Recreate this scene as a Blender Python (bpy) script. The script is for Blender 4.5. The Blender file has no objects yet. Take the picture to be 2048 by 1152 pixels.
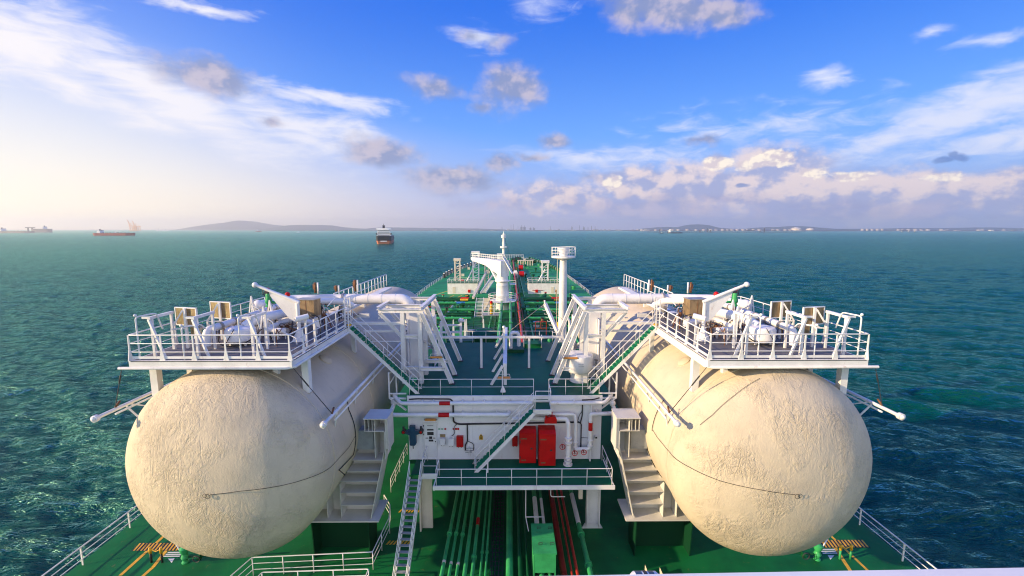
import bpy, math, random
import numpy as np
from mathutils import Vector, Matrix
random.seed(7)
rad = math.radians
S = bpy.context.scene
COL = S.collection
# ------------------------------------------------------------ camera
FPX = 870.0                       # focal length in photo pixels (2048 wide)
PIT = math.atan(118 / FPX)        # looking slightly down
YAW = 0.0063
CAM = Vector((0.42, 0.0, 20.0))   # bridge front, 20 m above the main deck
cd = bpy.data.cameras.new('camera'); cam = bpy.data.objects.new('camera', cd); COL.objects.link(cam)
cd.sensor_width = 36; cd.lens = 36 * FPX / 2048; cd.clip_start = 0.1; cd.clip_end = 60000
cam.location = CAM; cam.rotation_euler = (math.pi / 2 - PIT, 0, -YAW)
S.camera = cam
# ------------------------------------------------------------ sun, sky, exposure
SUN_AZ, SUN_EL = rad(-107), rad(17)
sv = Vector((math.sin(SUN_AZ) * math.cos(SUN_EL), math.cos(SUN_AZ) * math.cos(SUN_EL), math.sin(SUN_EL)))
ld = bpy.data.lights.new('sun', 'SUN'); sun = bpy.data.objects.new('sun', ld); COL.objects.link(sun)
ld.energy = 5.0; ld.angle = rad(0.6); ld.color = (1.0, 0.74, 0.44)
sun.rotation_euler = sv.to_track_quat('Z', 'Y').to_euler(); sun.location = (-60, -40, 60)
S.view_settings.view_transform = 'Standard'; S.view_settings.look = 'None'
S.view_settings.exposure = 0.68; S.view_settings.gamma = 1.0
S.view_settings.use_curve_mapping = False
S.cycles.max_bounces = 6; S.cycles.filter_width = 1.1; S.cycles.volume_bounces = 2

def ray(px, py):
    u = px - 1024; v = py - 576
    a = (u, FPX * math.cos(PIT) - v * math.sin(PIT), -(FPX * math.sin(PIT) + v * math.cos(PIT)))
    c, s = math.cos(-YAW), math.sin(-YAW)
    return Vector((c * a[0] - s * a[1], s * a[0] + c * a[1], a[2]))
def at(px, py, X=None, Y=None, Z=None):     # survey helper: where a sight line meets a known plane of the place
    r = ray(px, py)
    t = (Z - CAM.z) / r.z if Z is not None else (Y / r.y if Y is not None else (X - CAM.x) / r.x)
    return CAM + r * t
def azel(px, py):
    r = ray(px, py).normalized()
    return math.atan2(r.x, r.y), math.asin(r.z)

# ---- world: Nishita sky, graded towards tropical evening haze, with procedural clouds
W = bpy.data.worlds.new('World'); S.world = W; W.use_nodes = True
nt = W.node_tree; nt.nodes.clear(); L = nt.links.new
class NT:
    def __init__(s, nt): s.nt = nt
    def n(s, t, **k):
        o = s.nt.nodes.new(t)
        for a, b in k.items(): setattr(o, a, b)
        return o
    def put(s, sock, v):
        if isinstance(v, bpy.types.NodeSocket): s.nt.links.new(v, sock)
        elif v is not None: sock.default_value = v
    def math(s, op, a, b=None, c=None, clamp=False):
        o = s.n('ShaderNodeMath', operation=op, use_clamp=clamp)
        s.put(o.inputs[0], a); s.put(o.inputs[1], b); s.put(o.inputs[2], c)
        return o.outputs[0]
    def vmath(s, op, a, b=None, out=0):
        o = s.n('ShaderNodeVectorMath', operation=op); s.put(o.inputs[0], a); s.put(o.inputs[1], b)
        return o.outputs[out]
    def ss(s, v, lo, hi, a=0.0, b=1.0):      # smooth step
        o = s.n('ShaderNodeMapRange', interpolation_type='SMOOTHSTEP')
        s.put(o.inputs['Value'], v); o.inputs['From Min'].default_value = lo; o.inputs['From Max'].default_value = hi
        o.inputs['To Min'].default_value = a; o.inputs['To Max'].default_value = b
        return o.outputs['Result']
    def mix(s, f, a, b, mode='MIX'):
        o = s.n('ShaderNodeMix', data_type='RGBA', blend_type=mode)
        s.put(o.inputs[0], f)
        for i, v in ((6, a), (7, b)):
            if isinstance(v, tuple): v = tuple(v) + ((1,) if len(v) == 3 else ())
            s.put(o.inputs[i], v)
        return o.outputs[2]
    def noise(s, vec, scale, det=6, rough=0.5, dist=0.0, dim='3D'):
        o = s.n('ShaderNodeTexNoise', noise_dimensions=dim)
        s.put(o.inputs['Vector'], vec); o.inputs['Scale'].default_value = scale; o.inputs['Detail'].default_value = det
        o.inputs['Roughness'].default_value = rough; o.inputs['Distortion'].default_value = dist
        return o
    def mapping(s, vec, loc=(0, 0, 0), rot=(0, 0, 0), scale=(1, 1, 1), vt='POINT'):
        o = s.n('ShaderNodeMapping', vector_type=vt); s.put(o.inputs['Vector'], vec)
        o.inputs['Location'].default_value = loc; o.inputs['Rotation'].default_value = rot; o.inputs['Scale'].default_value = scale
        return o.outputs[0]
N = NT(nt)
sky = N.n('ShaderNodeTexSky', sky_type='NISHITA', sun_disc=False)
sky.sun_elevation = SUN_EL; sky.sun_rotation = SUN_AZ % (2 * math.pi); sky.air_density = 1.0; sky.dust_density = 1.0; sky.ozone_density = 2.5
SKY_STR = 0.12
tc = N.n('ShaderNodeTexCoord')
dirv = N.vmath('NORMALIZE', tc.outputs['Generated'])
sep = N.n('ShaderNodeSeparateXYZ'); nt.links.new(dirv, sep.inputs[0])
AZ = N.math('ARCTAN2', sep.outputs[0], sep.outputs[1]); EL = N.math('ARCSINE', sep.outputs[2])
cmb = N.n('ShaderNodeCombineXYZ'); nt.links.new(AZ, cmb.inputs[0]); nt.links.new(EL, cmb.inputs[1])
AE = cmb.outputs[0]
hs = N.n('ShaderNodeHueSaturation'); hs.inputs['Saturation'].default_value = 1.35; hs.inputs['Hue'].default_value = 0.515; nt.links.new(sky.outputs[0], hs.inputs['Color'])
skyc = N.vmath('SCALE', hs.outputs[0]); skyc.node.inputs[3].default_value = SKY_STR
# zenith blue of the clean air, pulled deeper
blue = N.mix(N.ss(EL, 0.0, 0.50), (0.16, 0.40, 0.88), (0.004, 0.120, 0.66))
base = N.mix(0.84, skyc, blue)
# thick air near the horizon: cream on the sun's side, lavender away from it
side = N.ss(AZ, -0.95, 0.15)
hz = N.mix(side, (1.06, 0.86, 0.52), (0.37, 0.34, 0.50))
hz = N.mix(N.ss(AZ, 0.1, 0.9), hz, (0.29, 0.31, 0.50))
hgt = N.math('ADD', 0.34, N.math('MULTIPLY', side, -0.14))
hf = N.math('SUBTRACT', 1.0, N.math('DIVIDE', EL, hgt), clamp=True)
hf = N.math('POWER', hf, 1.25)
base = N.mix(hf, base, hz)
veil = N.math('MULTIPLY', N.ss(AZ, -0.3, -1.0), N.ss(EL, 0.50, 0.05))
base = N.mix(N.math('MULTIPLY', veil, 0.45), base, (0.64, 0.66, 0.66))

warp1 = N.noise(N.mapping(AE, scale=(1, 1.6, 1)), 9, 5, 0.6)
warpv = N.vmath('SUBTRACT', warp1.outputs['Color'], (0.5, 0.5, 0.5))
def field(ells, amp):
    wv = N.vmath('SCALE', warpv); wv.node.inputs[3].default_value = amp
    p = N.vmath('ADD', AE, wv)
    cur = None
    for (x, y, rx, ry, rot, w) in ells:
        a0, e0 = azel(x, y); c, s_ = math.cos(rad(rot)), math.sin(rad(rot))
        a1, e1 = azel(x + rx * c, y + rx * s_); a2, e2 = azel(x - ry * s_, y + ry * c)
        r1 = math.hypot(a1 - a0, e1 - e0); r2 = math.hypot(a2 - a0, e2 - e0)
        th = math.atan2(e1 - e0, a1 - a0)
        m = N.mapping(p, loc=(a0, e0, 0), rot=(0, 0, th), scale=(r1, r2, 1), vt='TEXTURE')
        v = N.math('SUBTRACT', 1.0, N.vmath('LENGTH', m, out=1))
        v = N.math('MULTIPLY', v, w, clamp=False) if w != 1 else v
        cur = v if cur is None else N.math('MAXIMUM', cur, v)
    return N.math('MAXIMUM', cur, -1.0)
# high cirrus sheets: long streaks
cir = field([(60, 95, 330, 75, 14, 1), (330, 190, 360, 62, 27, 1), (600, 255, 170, 46, 22, 1), (700, 275, 90, 40, 15, .9), (660, 195, 160, 20, 11, 1),
             (140, 170, 330, 38, 22, .8), (400, 15, 110, 16, 8, 1), (1950, 215, 330, 66, -21, 1.1), (1740, 290, 200, 28, -19, .9),
             (1990, 280, 220, 30, -12, .7), (1180, 315, 170, 20, 2, .8), (1390, 275, 90, 12, -12, .6), (1650, 160, 60, 26, -14, .9), (1860, 70, 50, 16, -16, .9),
             (1990, 80, 90, 14, -12, .5), (730, 260, 35, 22, 10, .8), (1270, 320, 200, 24, 0, .5), (960, 75, 50, 24, 10, .6), (1075, 20, 50, 30, 0, .5), (195, 130, 260, 30, 16, .6), (1550, 250, 260, 30, -4, .35)], 0.045)
cn = N.noise(N.mapping(AE, rot=(0, 0, 0.35), scale=(2.2, 9, 1)), 4.5, 9, 0.62, 0.6).outputs[0]
cn2 = N.noise(N.mapping(AE, rot=(0, 0, -0.3), scale=(3, 9, 1)), 4.5, 9, 0.62, 0.6).outputs[0]
cnn = N.mix(N.ss(AZ, -0.1, 0.2), cn, cn2)
cird = N.math('ADD', cir, N.math('MULTIPLY', N.math('SUBTRACT', cnn, 0.5), 2.2))
cira = N.math('MULTIPLY', N.ss(cird, -0.25, 1.0), 0.95)
ccol = N.mix(side, (0.70, 0.67, 0.69), (0.56, 0.59, 0.72))
base = N.mix(cira, base, ccol)
# low cumulus: bank on the right horizon and scattered grey puffs
def cumulus(base, ells, warp, nscale, namp, lo, hi, lit, shade, alpha, so):
    f = field(ells, warp)
    pm = N.mapping(AE, scale=(1, 1.35, 1))
    n1 = N.noise(pm, nscale, 8, 0.6).outputs[0]
    n2 = N.noise(N.vmath('ADD', pm, so), nscale, 5, 0.55).outputs[0]
    dn = N.math('ADD', f, N.math('MULTIPLY', N.math('SUBTRACT', n1, 0.5), namp))
    a = N.math('MULTIPLY', N.ss(dn, lo, hi), alpha)
    sh = N.ss(N.math('SUBTRACT', n1, n2), -0.10, 0.12)
    return N.mix(a, base, N.mix(sh, shade, lit)), dn
bank = [(1560, 345, 140, 52, 5, 1), (1300, 372, 115, 40, 2, 1), (1440, 375, 240, 50, 2, 1), (1435, 325, 36, 20, 0, 1), (1540, 318, 60, 26, 0, 1.1),
        (1230, 358, 40, 20, 0, 1), (1700, 385, 260, 58, 4, 1), (1930, 385, 260, 45, 3, 1), (1850, 358, 90, 20, 0, .8), (2050, 372, 160, 40, 0, 1), (1120, 395, 130, 34, 0, .6)]
base, _ = cumulus(base, bank, 0.03, 17, 1.5, -0.30, 0.42, (0.72, 0.57, 0.50), (0.30, 0.31, 0.47), 0.80, (-0.020, 0.028, 0))
lowb = [(1300, 415, 260, 32, 0, 1), (1700, 425, 420, 34, 0, 1), (1000, 410, 160, 22, 0, .6), (1450, 400, 120, 20, 0, .8)]
base, _ = cumulus(base, lowb, 0.03, 16, 1.5, 0.0, 0.7, (0.44, 0.37, 0.46), (0.25, 0.26, 0.43), 0.65, (-0.02, 0.03, 0))
tops = [(1436, 327, 34, 15, 0, 1), (1548, 316, 50, 18, 0, 1.1), (1226, 366, 20, 17, 0, .9), (1500, 328, 30, 14, 0, .9), (1625, 345, 34, 13, 0, .8), (1700, 352, 50, 10, 0, .6), (1890, 352, 40, 10, 0, .6), (912, 346, 16, 9, 0, 1)]
base, _ = cumulus(base, tops, 0.012, 42, 1.5, -0.1, 0.28, (0.84, 0.74, 0.60), (0.56, 0.48, 0.50), 0.9, (-0.008, 0.014, 0))
puff = [(415, 150, 120, 36, 10, 1.15), (1025, 178, 74, 50, -6, 1.15), (868, 172, 58, 22, 12, .7), (760, 303, 88, 34, 6, 1.2), (905, 360, 108, 34, 4, 1.2),
        (1110, 280, 38, 18, 0, 1), (1000, 328, 38, 18, 0, 1), (1062, 313, 34, 10, 0, .9), (1330, 12, 165, 52, 4, 1.2), (1260, 22, 70, 34, 0, 1), (1440, 25, 90, 34, 0, 1),
        (1402, 283, 44, 13, -8, .9), (545, 240, 28, 11, 5, .9), (965, 215, 28, 12, 0, .6), (985, 80, 26, 20, 0, .5), (940, 72, 22, 10, 0, .5), (1180, 350, 30, 14, 0, .5)]
base, _ = cumulus(base, puff, 0.05, 15, 1.7, -0.30, 0.75, (0.42, 0.38, 0.46), (0.20, 0.24, 0.40), 0.92, (-0.02, 0.028, 0))
dark = [(1885, 318, 26, 9, -6, 1.1), (1915, 314, 28, 9, 8, 1.1), (1900, 309, 14, 8, 0, 1), (1480, 371, 18, 6, 0, 1)]
base, _ = cumulus(base, dark, 0.03, 30, 1.9, -0.1, 0.6, (0.13, 0.21, 0.44), (0.10, 0.18, 0.42), 0.8, (-0.02, 0.02, 0))
# added unseen bright cloud behind the view, white fill for aft-facing walls
aft = N.math('MULTIPLY', N.ss(sep.outputs[1], 0.0, -0.55), N.ss(EL, 0.95, 0.25))
acl = N.noise(N.mapping(dirv, scale=(1, 1, 2.2)), 2.4, 7, 0.6).outputs[0]
base = N.mix(N.math('MULTIPLY', aft, N.ss(acl, 0.25, 0.5, 0.55, 1.0)), base, (0.88, 0.90, 0.97))
below = N.ss(EL, -0.02, 0.0)
base = N.mix(below, (0.10, 0.22, 0.25), base)
base = N.vmath('SCALE', base); base.node.inputs[3].default_value = 0.90
bg = N.n('ShaderNodeBackground'); nt.links.new(base, bg.inputs[0]); bg.inputs[1].default_value = 1.0
wo = N.n('ShaderNodeOutputWorld'); nt.links.new(bg.outputs[0], wo.inputs[0])
W.cycles.sampling_method = 'MANUAL'; W.cycles.sample_map_resolution = 512

# ------------------------------------------------------------ mesh helpers
class MB:
    def __init__(s): s.v = []; s.f = []; s.sm = []
    def add(s, vs, fs, sm=False):
        o = len(s.v); s.v += [tuple(v) for v in vs]; s.f += [tuple(i + o for i in f) for f in fs]; s.sm += [sm] * len(fs); return s
    def box(s, cx, cy, cz, sx, sy, sz, rz=0, rx=0, ry=0):
        R = Matrix.Rotation(rz, 3, 'Z') @ Matrix.Rotation(ry, 3, 'Y') @ Matrix.Rotation(rx, 3, 'X'); c = Vector((cx, cy, cz))
        vs = [c + R @ Vector((a * sx / 2, b * sy / 2, d * sz / 2)) for a in (-1, 1) for b in (-1, 1) for d in (-1, 1)]
        return s.add(vs, [(0, 1, 3, 2), (4, 6, 7, 5), (0, 4, 5, 1), (2, 3, 7, 6), (0, 2, 6, 4), (1, 5, 7, 3)])
    def bb(s, x0, x1, y0, y1, z0, z1):
        return s.box((x0 + x1) / 2, (y0 + y1) / 2, (z0 + z1) / 2, abs(x1 - x0), abs(y1 - y0), abs(z1 - z0))
    def bar(s, a, b, w, h=None):
        h = h or w; a = Vector(a); b = Vector(b); d = (b - a).normalized()
        up = Vector((0, 0, 1)) if abs(d.z) < 0.95 else Vector((0, 1, 0))
        x = d.cross(up).normalized(); y = x.cross(d).normalized()
        vs = [p + x * i * w / 2 + y * j * h / 2 for p in (a, b) for i, j in ((-1, -1), (1, -1), (1, 1), (-1, 1))]
        return s.add(vs, [(3, 2, 1, 0), (4, 5, 6, 7), (0, 1, 5, 4), (1, 2, 6, 5), (2, 3, 7, 6), (3, 0, 4, 7)])
    def ibeam(s, a, b, w, t=0.03):        # I section: two flanges and a web
        a = Vector(a); b = Vector(b); d = (b - a).normalized()
        up = Vector((0, 0, 1)) if abs(d.z) < 0.95 else Vector((0, 1, 0))
        x = d.cross(up).normalized(); y = x.cross(d).normalized()
        s.bar(a + y * (w / 2 - t / 2), b + y * (w / 2 - t / 2), w, t); s.bar(a - y * (w / 2 - t / 2), b - y * (w / 2 - t / 2), w, t)
        s.bar(a, b, t, w - 2 * t - 0.004); return s
    def path(s, pts, r, n=8, caps=True, closed=False):
        pts = [Vector(p) for p in pts]; m = len(pts); rs = r if isinstance(r, (list, tuple)) else [r] * m
        vs = []; prev = None
        for i, p in enumerate(pts):
            if closed: d = pts[(i + 1) % m] - pts[i - 1]
            else: d = (pts[min(i + 1, m - 1)] - pts[max(i - 1, 0)])
            d.normalize()
            if prev is None:
                up = Vector((0, 0, 1)) if abs(d.z) < 0.9 else Vector((1, 0, 0)); x = d.cross(up).normalized()
            else:
                x = (prev - d * prev.dot(d));
                x = x.normalized() if x.length > 1e-6 else d.orthogonal().normalized()
            prev = x; y = d.cross(x)
            k = 1.0
            if 0 < i < m - 1:
                c = (pts[i] - pts[i - 1]).normalized().dot((pts[i + 1] - pts[i]).normalized()); k = 1 / max(0.6, math.sqrt((1 + c) / 2))
            for j in range(n):
                t = 2 * math.pi * j / n; vs.append(p + (x * math.cos(t) + y * math.sin(t)) * rs[i] * (1 if k == 1 else 1))
        fs = []
        for i in range(m if closed else m - 1):
            a = i * n; b = ((i + 1) % m) * n
            for j in range(n): fs.append((a + j, a + (j + 1) % n, b + (j + 1) % n, b + j))
        s.add(vs, fs, True)
        if caps and not closed:
            o = len(s.v) - len(vs)
            s.f.append(tuple(o + j for j in reversed(range(n)))); s.f.append(tuple(o + (m - 1) * n + j for j in range(n))); s.sm += [False, False]
        return s
    def cyl(s, a, b, r, r2=None, n=12): return s.path([a, b], [r, r if r2 is None else r2], n)
    def lathe(s, cx, cy, prof, n=20, axis='z'):
        vs = []; fs = []
        for (r, z) in prof:
            for j in range(n):
                t = 2 * math.pi * j / n
                vs.append((cx + r * math.cos(t), cy + r * math.sin(t), z))
        for i in range(len(prof) - 1):
            for j in range(n): fs.append((i * n + j, i * n + (j + 1) % n, (i + 1) * n + (j + 1) % n, (i + 1) * n + j))
        o = len(s.v); s.add(vs, fs, True)
        s.f.append(tuple(o + j for j in reversed(range(n)))); s.f.append(tuple(o + (len(prof) - 1) * n + j for j in range(n))); s.sm += [False, False]
        return s
    def ball(s, c, r, n=10, sz=1.0):
        prof = [(r * math.sin(math.pi * i / 8) + 1e-4, c[2] - sz * r * math.cos(math.pi * i / 8)) for i in range(9)]
        return s.lathe(c[0], c[1], prof, n)
    def torus(s, c, R, r, ax='y', n=16, m=6):
        e = {'x': ((0, 1, 0), (0, 0, 1)), 'y': ((1, 0, 0), (0, 0, 1)), 'z': ((1, 0, 0), (0, 1, 0))}[ax]
        u, w = Vector(e[0]), Vector(e[1]); c = Vector(c)
        return s.path([c + (u * math.cos(2 * math.pi * i / n) + w * math.sin(2 * math.pi * i / n)) * R for i in range(n)], r, m, closed=True)
    def prism(s, pts, d0, d1, ax='y'):    # 2-D outline (a, b) swept along ax
        def m(p, d): return (p[0], d, p[1]) if ax == 'y' else ((d, p[0], p[1]) if ax == 'x' else (p[0], p[1], d))
        n = len(pts); vs = [m(p, d0) for p in pts] + [m(p, d1) for p in pts]
        fs = [tuple(range(n)), tuple(reversed(range(n, 2 * n)))] + [(i, i + n, (i + 1) % n + n, (i + 1) % n) for i in range(n)]
        return s.add(vs, fs)
def bend(pts, r=0.25, k=4):                # round the corners of a polyline
    pts = [Vector(p) for p in pts]; out = [pts[0]]
    for i in range(1, len(pts) - 1):
        a, b, c = pts[i - 1], pts[i], pts[i + 1]
        q = min(r, (a - b).length * .45, (c - b).length * .45)
        p0 = b + (a - b).normalized() * q; p1 = b + (c - b).normalized() * q
        for t in range(k + 1):
            t /= k; out.append(p0 * (1 - t) ** 2 + b * 2 * t * (1 - t) + p1 * t * t)
    return out + [pts[-1]]
ROOT = {}
def _mesh(name, mb, mat, off):
    me = bpy.data.meshes.new(name); me.from_pydata([(v[0] - off[0], v[1] - off[1], v[2] - off[2]) for v in mb.v], [], mb.f)
    me.polygons.foreach_set('use_smooth', mb.sm); me.materials.append(mat)
    import bmesh
    b = bmesh.new(); b.from_mesh(me); bmesh.ops.recalc_face_normals(b, faces=b.faces)
    for e in b.edges:
        if len(e.link_faces) == 2 and e.calc_face_angle(0) > 0.7: e.smooth = False
    b.to_mesh(me); b.free(); me.update(); return me
def tagit(o, label, cat, group=None):
    o['label'] = label; o['category'] = cat
    if group: o['group'] = group
def thing(name, label, cat, loc, group=None):
    o = bpy.data.objects.new(name, None); COL.objects.link(o); o.location = loc; o.empty_display_size = .3
    tagit(o, label, cat, group); ROOT[o.name] = Vector(loc); return o
def part(name, mb, mat, parent, label=None):
    off = ROOT[parent.name]; o = bpy.data.objects.new(name, _mesh(name, mb, mat, off)); COL.objects.link(o); o.parent = parent
    ROOT[o.name] = off
    if label: o['label'] = label
    return o
def solo(name, mb, mat, label, cat, group=None, loc=None):
    if loc is None:
        a = np.array(mb.v); lo, hi = a.min(0), a.max(0); loc = ((lo[0] + hi[0]) / 2, (lo[1] + hi[1]) / 2, lo[2])
    o = bpy.data.objects.new(name, _mesh(name, mb, mat, loc)); COL.objects.link(o); o.location = loc
    tagit(o, label, cat, group); ROOT[o.name] = Vector(loc); return o
def struct(name, mb, mat, kind='structure'):
    o = bpy.data.objects.new(name, _mesh(name, mb, mat, (0, 0, 0))); COL.objects.link(o); o['kind'] = kind; return o
def dup(root, loc, label, rz=None):
    r = root.copy(); COL.objects.link(r); r.location = loc; r['label'] = label; ROOT[r.name] = Vector(loc)
    if rz is not None: r.rotation_euler = (0, 0, rz)
    for ch in list(root.children):
        c = ch.copy(); COL.objects.link(c); c.parent = r
        for g in list(ch.children): d = g.copy(); COL.objects.link(d); d.parent = c
    return r

# ------------------------------------------------------------ materials
def mk(name, col, rough=0.5, metal=0.0, var=0.0, vs=1.0, var2=None, bump=0.0, bs=20.0, spec=0.5, rust=0.0, stretch=(1, 1, 1), bd=4):
    m = bpy.data.materials.new(name); m.use_nodes = True; t = NT(m.node_tree); b = m.node_tree.nodes['Principled BSDF']
    b.inputs['Roughness'].default_value = rough; b.inputs['Metallic'].default_value = metal; b.inputs['Specular IOR Level'].default_value = spec
    g = t.n('ShaderNodeNewGeometry').outputs['Position']; c = tuple(col) + (1,)
    if var or var2:
        nz = t.noise(t.mapping(g, scale=stretch), vs, 6, 0.6).outputs[0]
        c2 = tuple(x * (1 - var) for x in col) if var2 is None else var2
        c = t.mix(t.ss(nz, 0.35, 0.68), tuple(col), tuple(c2))
        r_ = t.noise(g, vs * 3.1, 4, 0.6).outputs[0]
        t.put(b.inputs['Roughness'], t.math('ADD', rough - 0.08, t.math('MULTIPLY', r_, 0.16)))
    if rust:
        nr = t.noise(t.mapping(g, scale=(1, 1, .35)), 2.3, 8, 0.72).outputs[0]
        c = t.mix(t.math('MULTIPLY', t.ss(nr, 0.58, 0.73), rust), c, (0.26, 0.13, 0.06))
    t.put(b.inputs['Base Color'], c)
    if bump:
        bn = t.n('ShaderNodeBump'); bn.inputs['Strength'].default_value = 0.6; bn.inputs['Distance'].default_value = bump
        t.put(bn.inputs['Height'], t.noise(g, bs, bd, 0.6).outputs[0]); t.put(b.inputs['Normal'], bn.outputs[0])
    return m
white = mk('white_paint', (0.77, 0.77, 0.75), 0.42, var=0.14, vs=0.9, rust=0.5, bump=0.004, bs=3)
whiteb = mk('white_wall_paint', (0.80, 0.80, 0.80), 0.45, var=0.10, vs=0.35, rust=0.25, bump=0.01, bs=0.9, stretch=(1, 1, .3))
insul = mk('insulation_white', (0.76, 0.75, 0.74), 0.38, var=0.10, vs=1.6, bump=0.012, bs=5)
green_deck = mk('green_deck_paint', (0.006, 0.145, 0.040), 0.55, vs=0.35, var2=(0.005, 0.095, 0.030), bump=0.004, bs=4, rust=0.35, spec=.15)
green_fore_lit = mk('fore_deck_lit_tint', (0.018, 0.300, 0.085), 0.55, vs=0.22, var2=(0.012, 0.20, 0.06), bump=0.004, bs=4, rust=0.35, spec=.15)  # brighter copy of the deck green, sunlit look put into the colour
green_roof = mk('green_roof_paint', (0.002, 0.110, 0.056), 0.5, spec=.12, vs=0.3, var2=(0.002, 0.080, 0.044), bump=0.01, bs=0.7)
green_pipe = mk('green_pipe_paint', (0.040, 0.36, 0.115), 0.42, spec=.3, var=0.3, vs=1.2, rust=0.2)
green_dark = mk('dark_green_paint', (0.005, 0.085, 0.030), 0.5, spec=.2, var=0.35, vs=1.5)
tread_g = mk('green_tread_paint', (0.010, 0.24, 0.10), 0.7, spec=.2, var=0.3, vs=3)
red = mk('red_paint', (0.50, 0.006, 0.006), 0.45, spec=.25, var=0.25, vs=1.2)
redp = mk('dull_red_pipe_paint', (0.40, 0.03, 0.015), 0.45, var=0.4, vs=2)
yellow = mk('yellow_paint', (0.75, 0.42, 0.02), 0.55, var=0.3, vs=3)
blue_p = mk('blue_paint', (0.03, 0.20, 0.55), 0.45, var=0.2, vs=2)
navy = mk('navy_enamel', (0.015, 0.06, 0.12), 0.4, var=0.3, vs=4)
black = mk('black_rubber', (0.012, 0.012, 0.014), 0.6)
dark = mk('dark_steel', (0.03, 0.03, 0.032), 0.6, var=0.3, vs=3)
brown = mk('weathered_brown_panel', (0.36, 0.25, 0.13), 0.42, metal=0.35, var=0.5, vs=3.2, bump=0.01, bs=6, stretch=(1, 1, .4))
steel = mk('stainless_sheet', (0.45, 0.42, 0.38), 0.35, metal=0.6, var=0.3, vs=2.5)
rusty = mk('rust_brown', (0.22, 0.09, 0.035), 0.7, var=0.5, vs=6, bump=0.01, bs=20)
orange = mk('amber_lamp_cover', (0.65, 0.27, 0.05), 0.4, var=0.2, vs=6)
cream = mk('cream_paint', (0.66, 0.60, 0.48), 0.5, var=0.12, vs=0.8, rust=0.2)
sadw = mk('saddle_cream_paint', (0.60, 0.59, 0.54), 0.5, var=0.12, vs=0.9, rust=0.2)
rope_m = mk('rope_fibre', (0.55, 0.50, 0.36), 0.8, var=0.3, vs=9)
hullm = mk('hull_paint', (0.05, 0.02, 0.02), 0.5, var=0.2, vs=0.5)
lamp_glass = mk('lamp_glass', (0.75, 0.75, 0.72), 0.15)
greyp = mk('grey_paint', (0.30, 0.32, 0.33), 0.5, var=0.2, vs=2)
def grating():
    m = bpy.data.materials.new('walkway_grating'); m.use_nodes = True; t = NT(m.node_tree); b = m.node_tree.nodes['Principled BSDF']
    g = t.n('ShaderNodeNewGeometry').outputs['Position']
    w = t.n('ShaderNodeTexWave', wave_type='BANDS', bands_direction='Y'); t.put(w.inputs['Vector'], g); w.inputs['Scale'].default_value = 2.2; w.inputs['Distortion'].default_value = 0
    f = t.ss(w.outputs['Fac'], 0.35, 0.65); nz = t.noise(g, 0.9, 4).outputs[0]
    c = t.mix(f, (0.045, 0.047, 0.055), (0.19, 0.185, 0.19)); c = t.mix(t.math('MULTIPLY', nz, .5), c, (0.13, 0.11, 0.10))
    t.put(b.inputs['Base Color'], c); b.inputs['Roughness'].default_value = 0.6
    return m
grate = grating()
def foam():
    m = bpy.data.materials.new('sprayed_foam_insulation'); m.use_nodes = True; t = NT(m.node_tree); b = m.node_tree.nodes['Principled BSDF']
    g = t.n('ShaderNodeNewGeometry').outputs['Position']
    sp = t.n('ShaderNodeSeparateXYZ'); t.put(sp.inputs[0], g)
    nz = t.noise(g, 0.5, 7, 0.6).outputs[0]
    c = t.mix(t.ss(nz, 0.3, 0.72), (0.60, 0.52, 0.385), (0.52, 0.45, 0.335))
    streak = t.noise(t.mapping(g, scale=(2.5, 2.5, .35)), 1.6, 6, 0.65).outputs[0]
    c = t.mix(t.math('MULTIPLY', t.ss(streak, 0.55, 0.75), .35), c, (0.32, 0.27, 0.20))
    low = t.ss(sp.outputs[2], 6.0, 3.2)
    c = t.mix(t.math('MULTIPLY', t.math('MULTIPLY', low, .45), t.ss(t.noise(g, 1.3, 6, .7).outputs[0], .4, .62)), c, (0.36, 0.29, 0.15))
    spot = t.ss(t.noise(t.mapping(g, scale=(1, 1, .6)), 0.9, 9, 0.74).outputs[0], 0.60, 0.72); c = t.mix(t.math('MULTIPLY', spot, .14), c, (0.27, 0.21, 0.13))
    t.put(b.inputs['Base Color'], c); b.inputs['Roughness'].default_value = 0.7; b.inputs['Specular IOR Level'].default_value = 0.3
    dome = t.ss(sp.outputs[1], 22.0, 19.6, 0.12, 1.0)       # rough hand-sprayed end, smoother barrel
    wr = t.noise(t.mapping(g, scale=(1.7, 1.7, .8)), 1.15, 6, 0.62, 0.9).outputs[0]
    ridge = t.math('ABSOLUTE', t.math('SUBTRACT', wr, 0.5))
    ridge = t.math('SUBTRACT', 1.0, t.math('MULTIPLY', ridge, 6.0), clamp=True)
    cr = t.noise(g, 4.5, 5, 0.62, 1.0).outputs[0]; cr = t.math('SUBTRACT', 1.0, t.math('MULTIPLY', t.math('ABSOLUTE', t.math('SUBTRACT', cr, .5)), 7.0), clamp=True)
    patch = t.ss(t.noise(g, 0.38, 4, .6).outputs[0], 0.40, 0.64, 0.12, 1.0)
    patch = t.math('MAXIMUM', patch, t.ss(sp.outputs[2], 6.5, 4.0, 0.0, 0.95))
    h = t.math('ADD', t.math('MULTIPLY', ridge, 0.55), t.math('MULTIPLY', cr, 0.36)); h = t.math('MULTIPLY', h, patch)
    h = t.math('ADD', h, t.math('MULTIPLY', t.noise(g, 14, 3).outputs[0], 0.12))
    h = t.math('ADD', t.math('MULTIPLY', h, dome), t.math('MULTIPLY', t.noise(g, 0.8, 3).outputs[0], .25))
    bn = t.n('ShaderNodeBump'); bn.inputs['Strength'].default_value = 1.0; bn.inputs['Distance'].default_value = 0.062
    t.put(bn.inputs['Height'], h); t.put(b.inputs['Normal'], bn.outputs[0])
    return m
foamm = foam()
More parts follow.
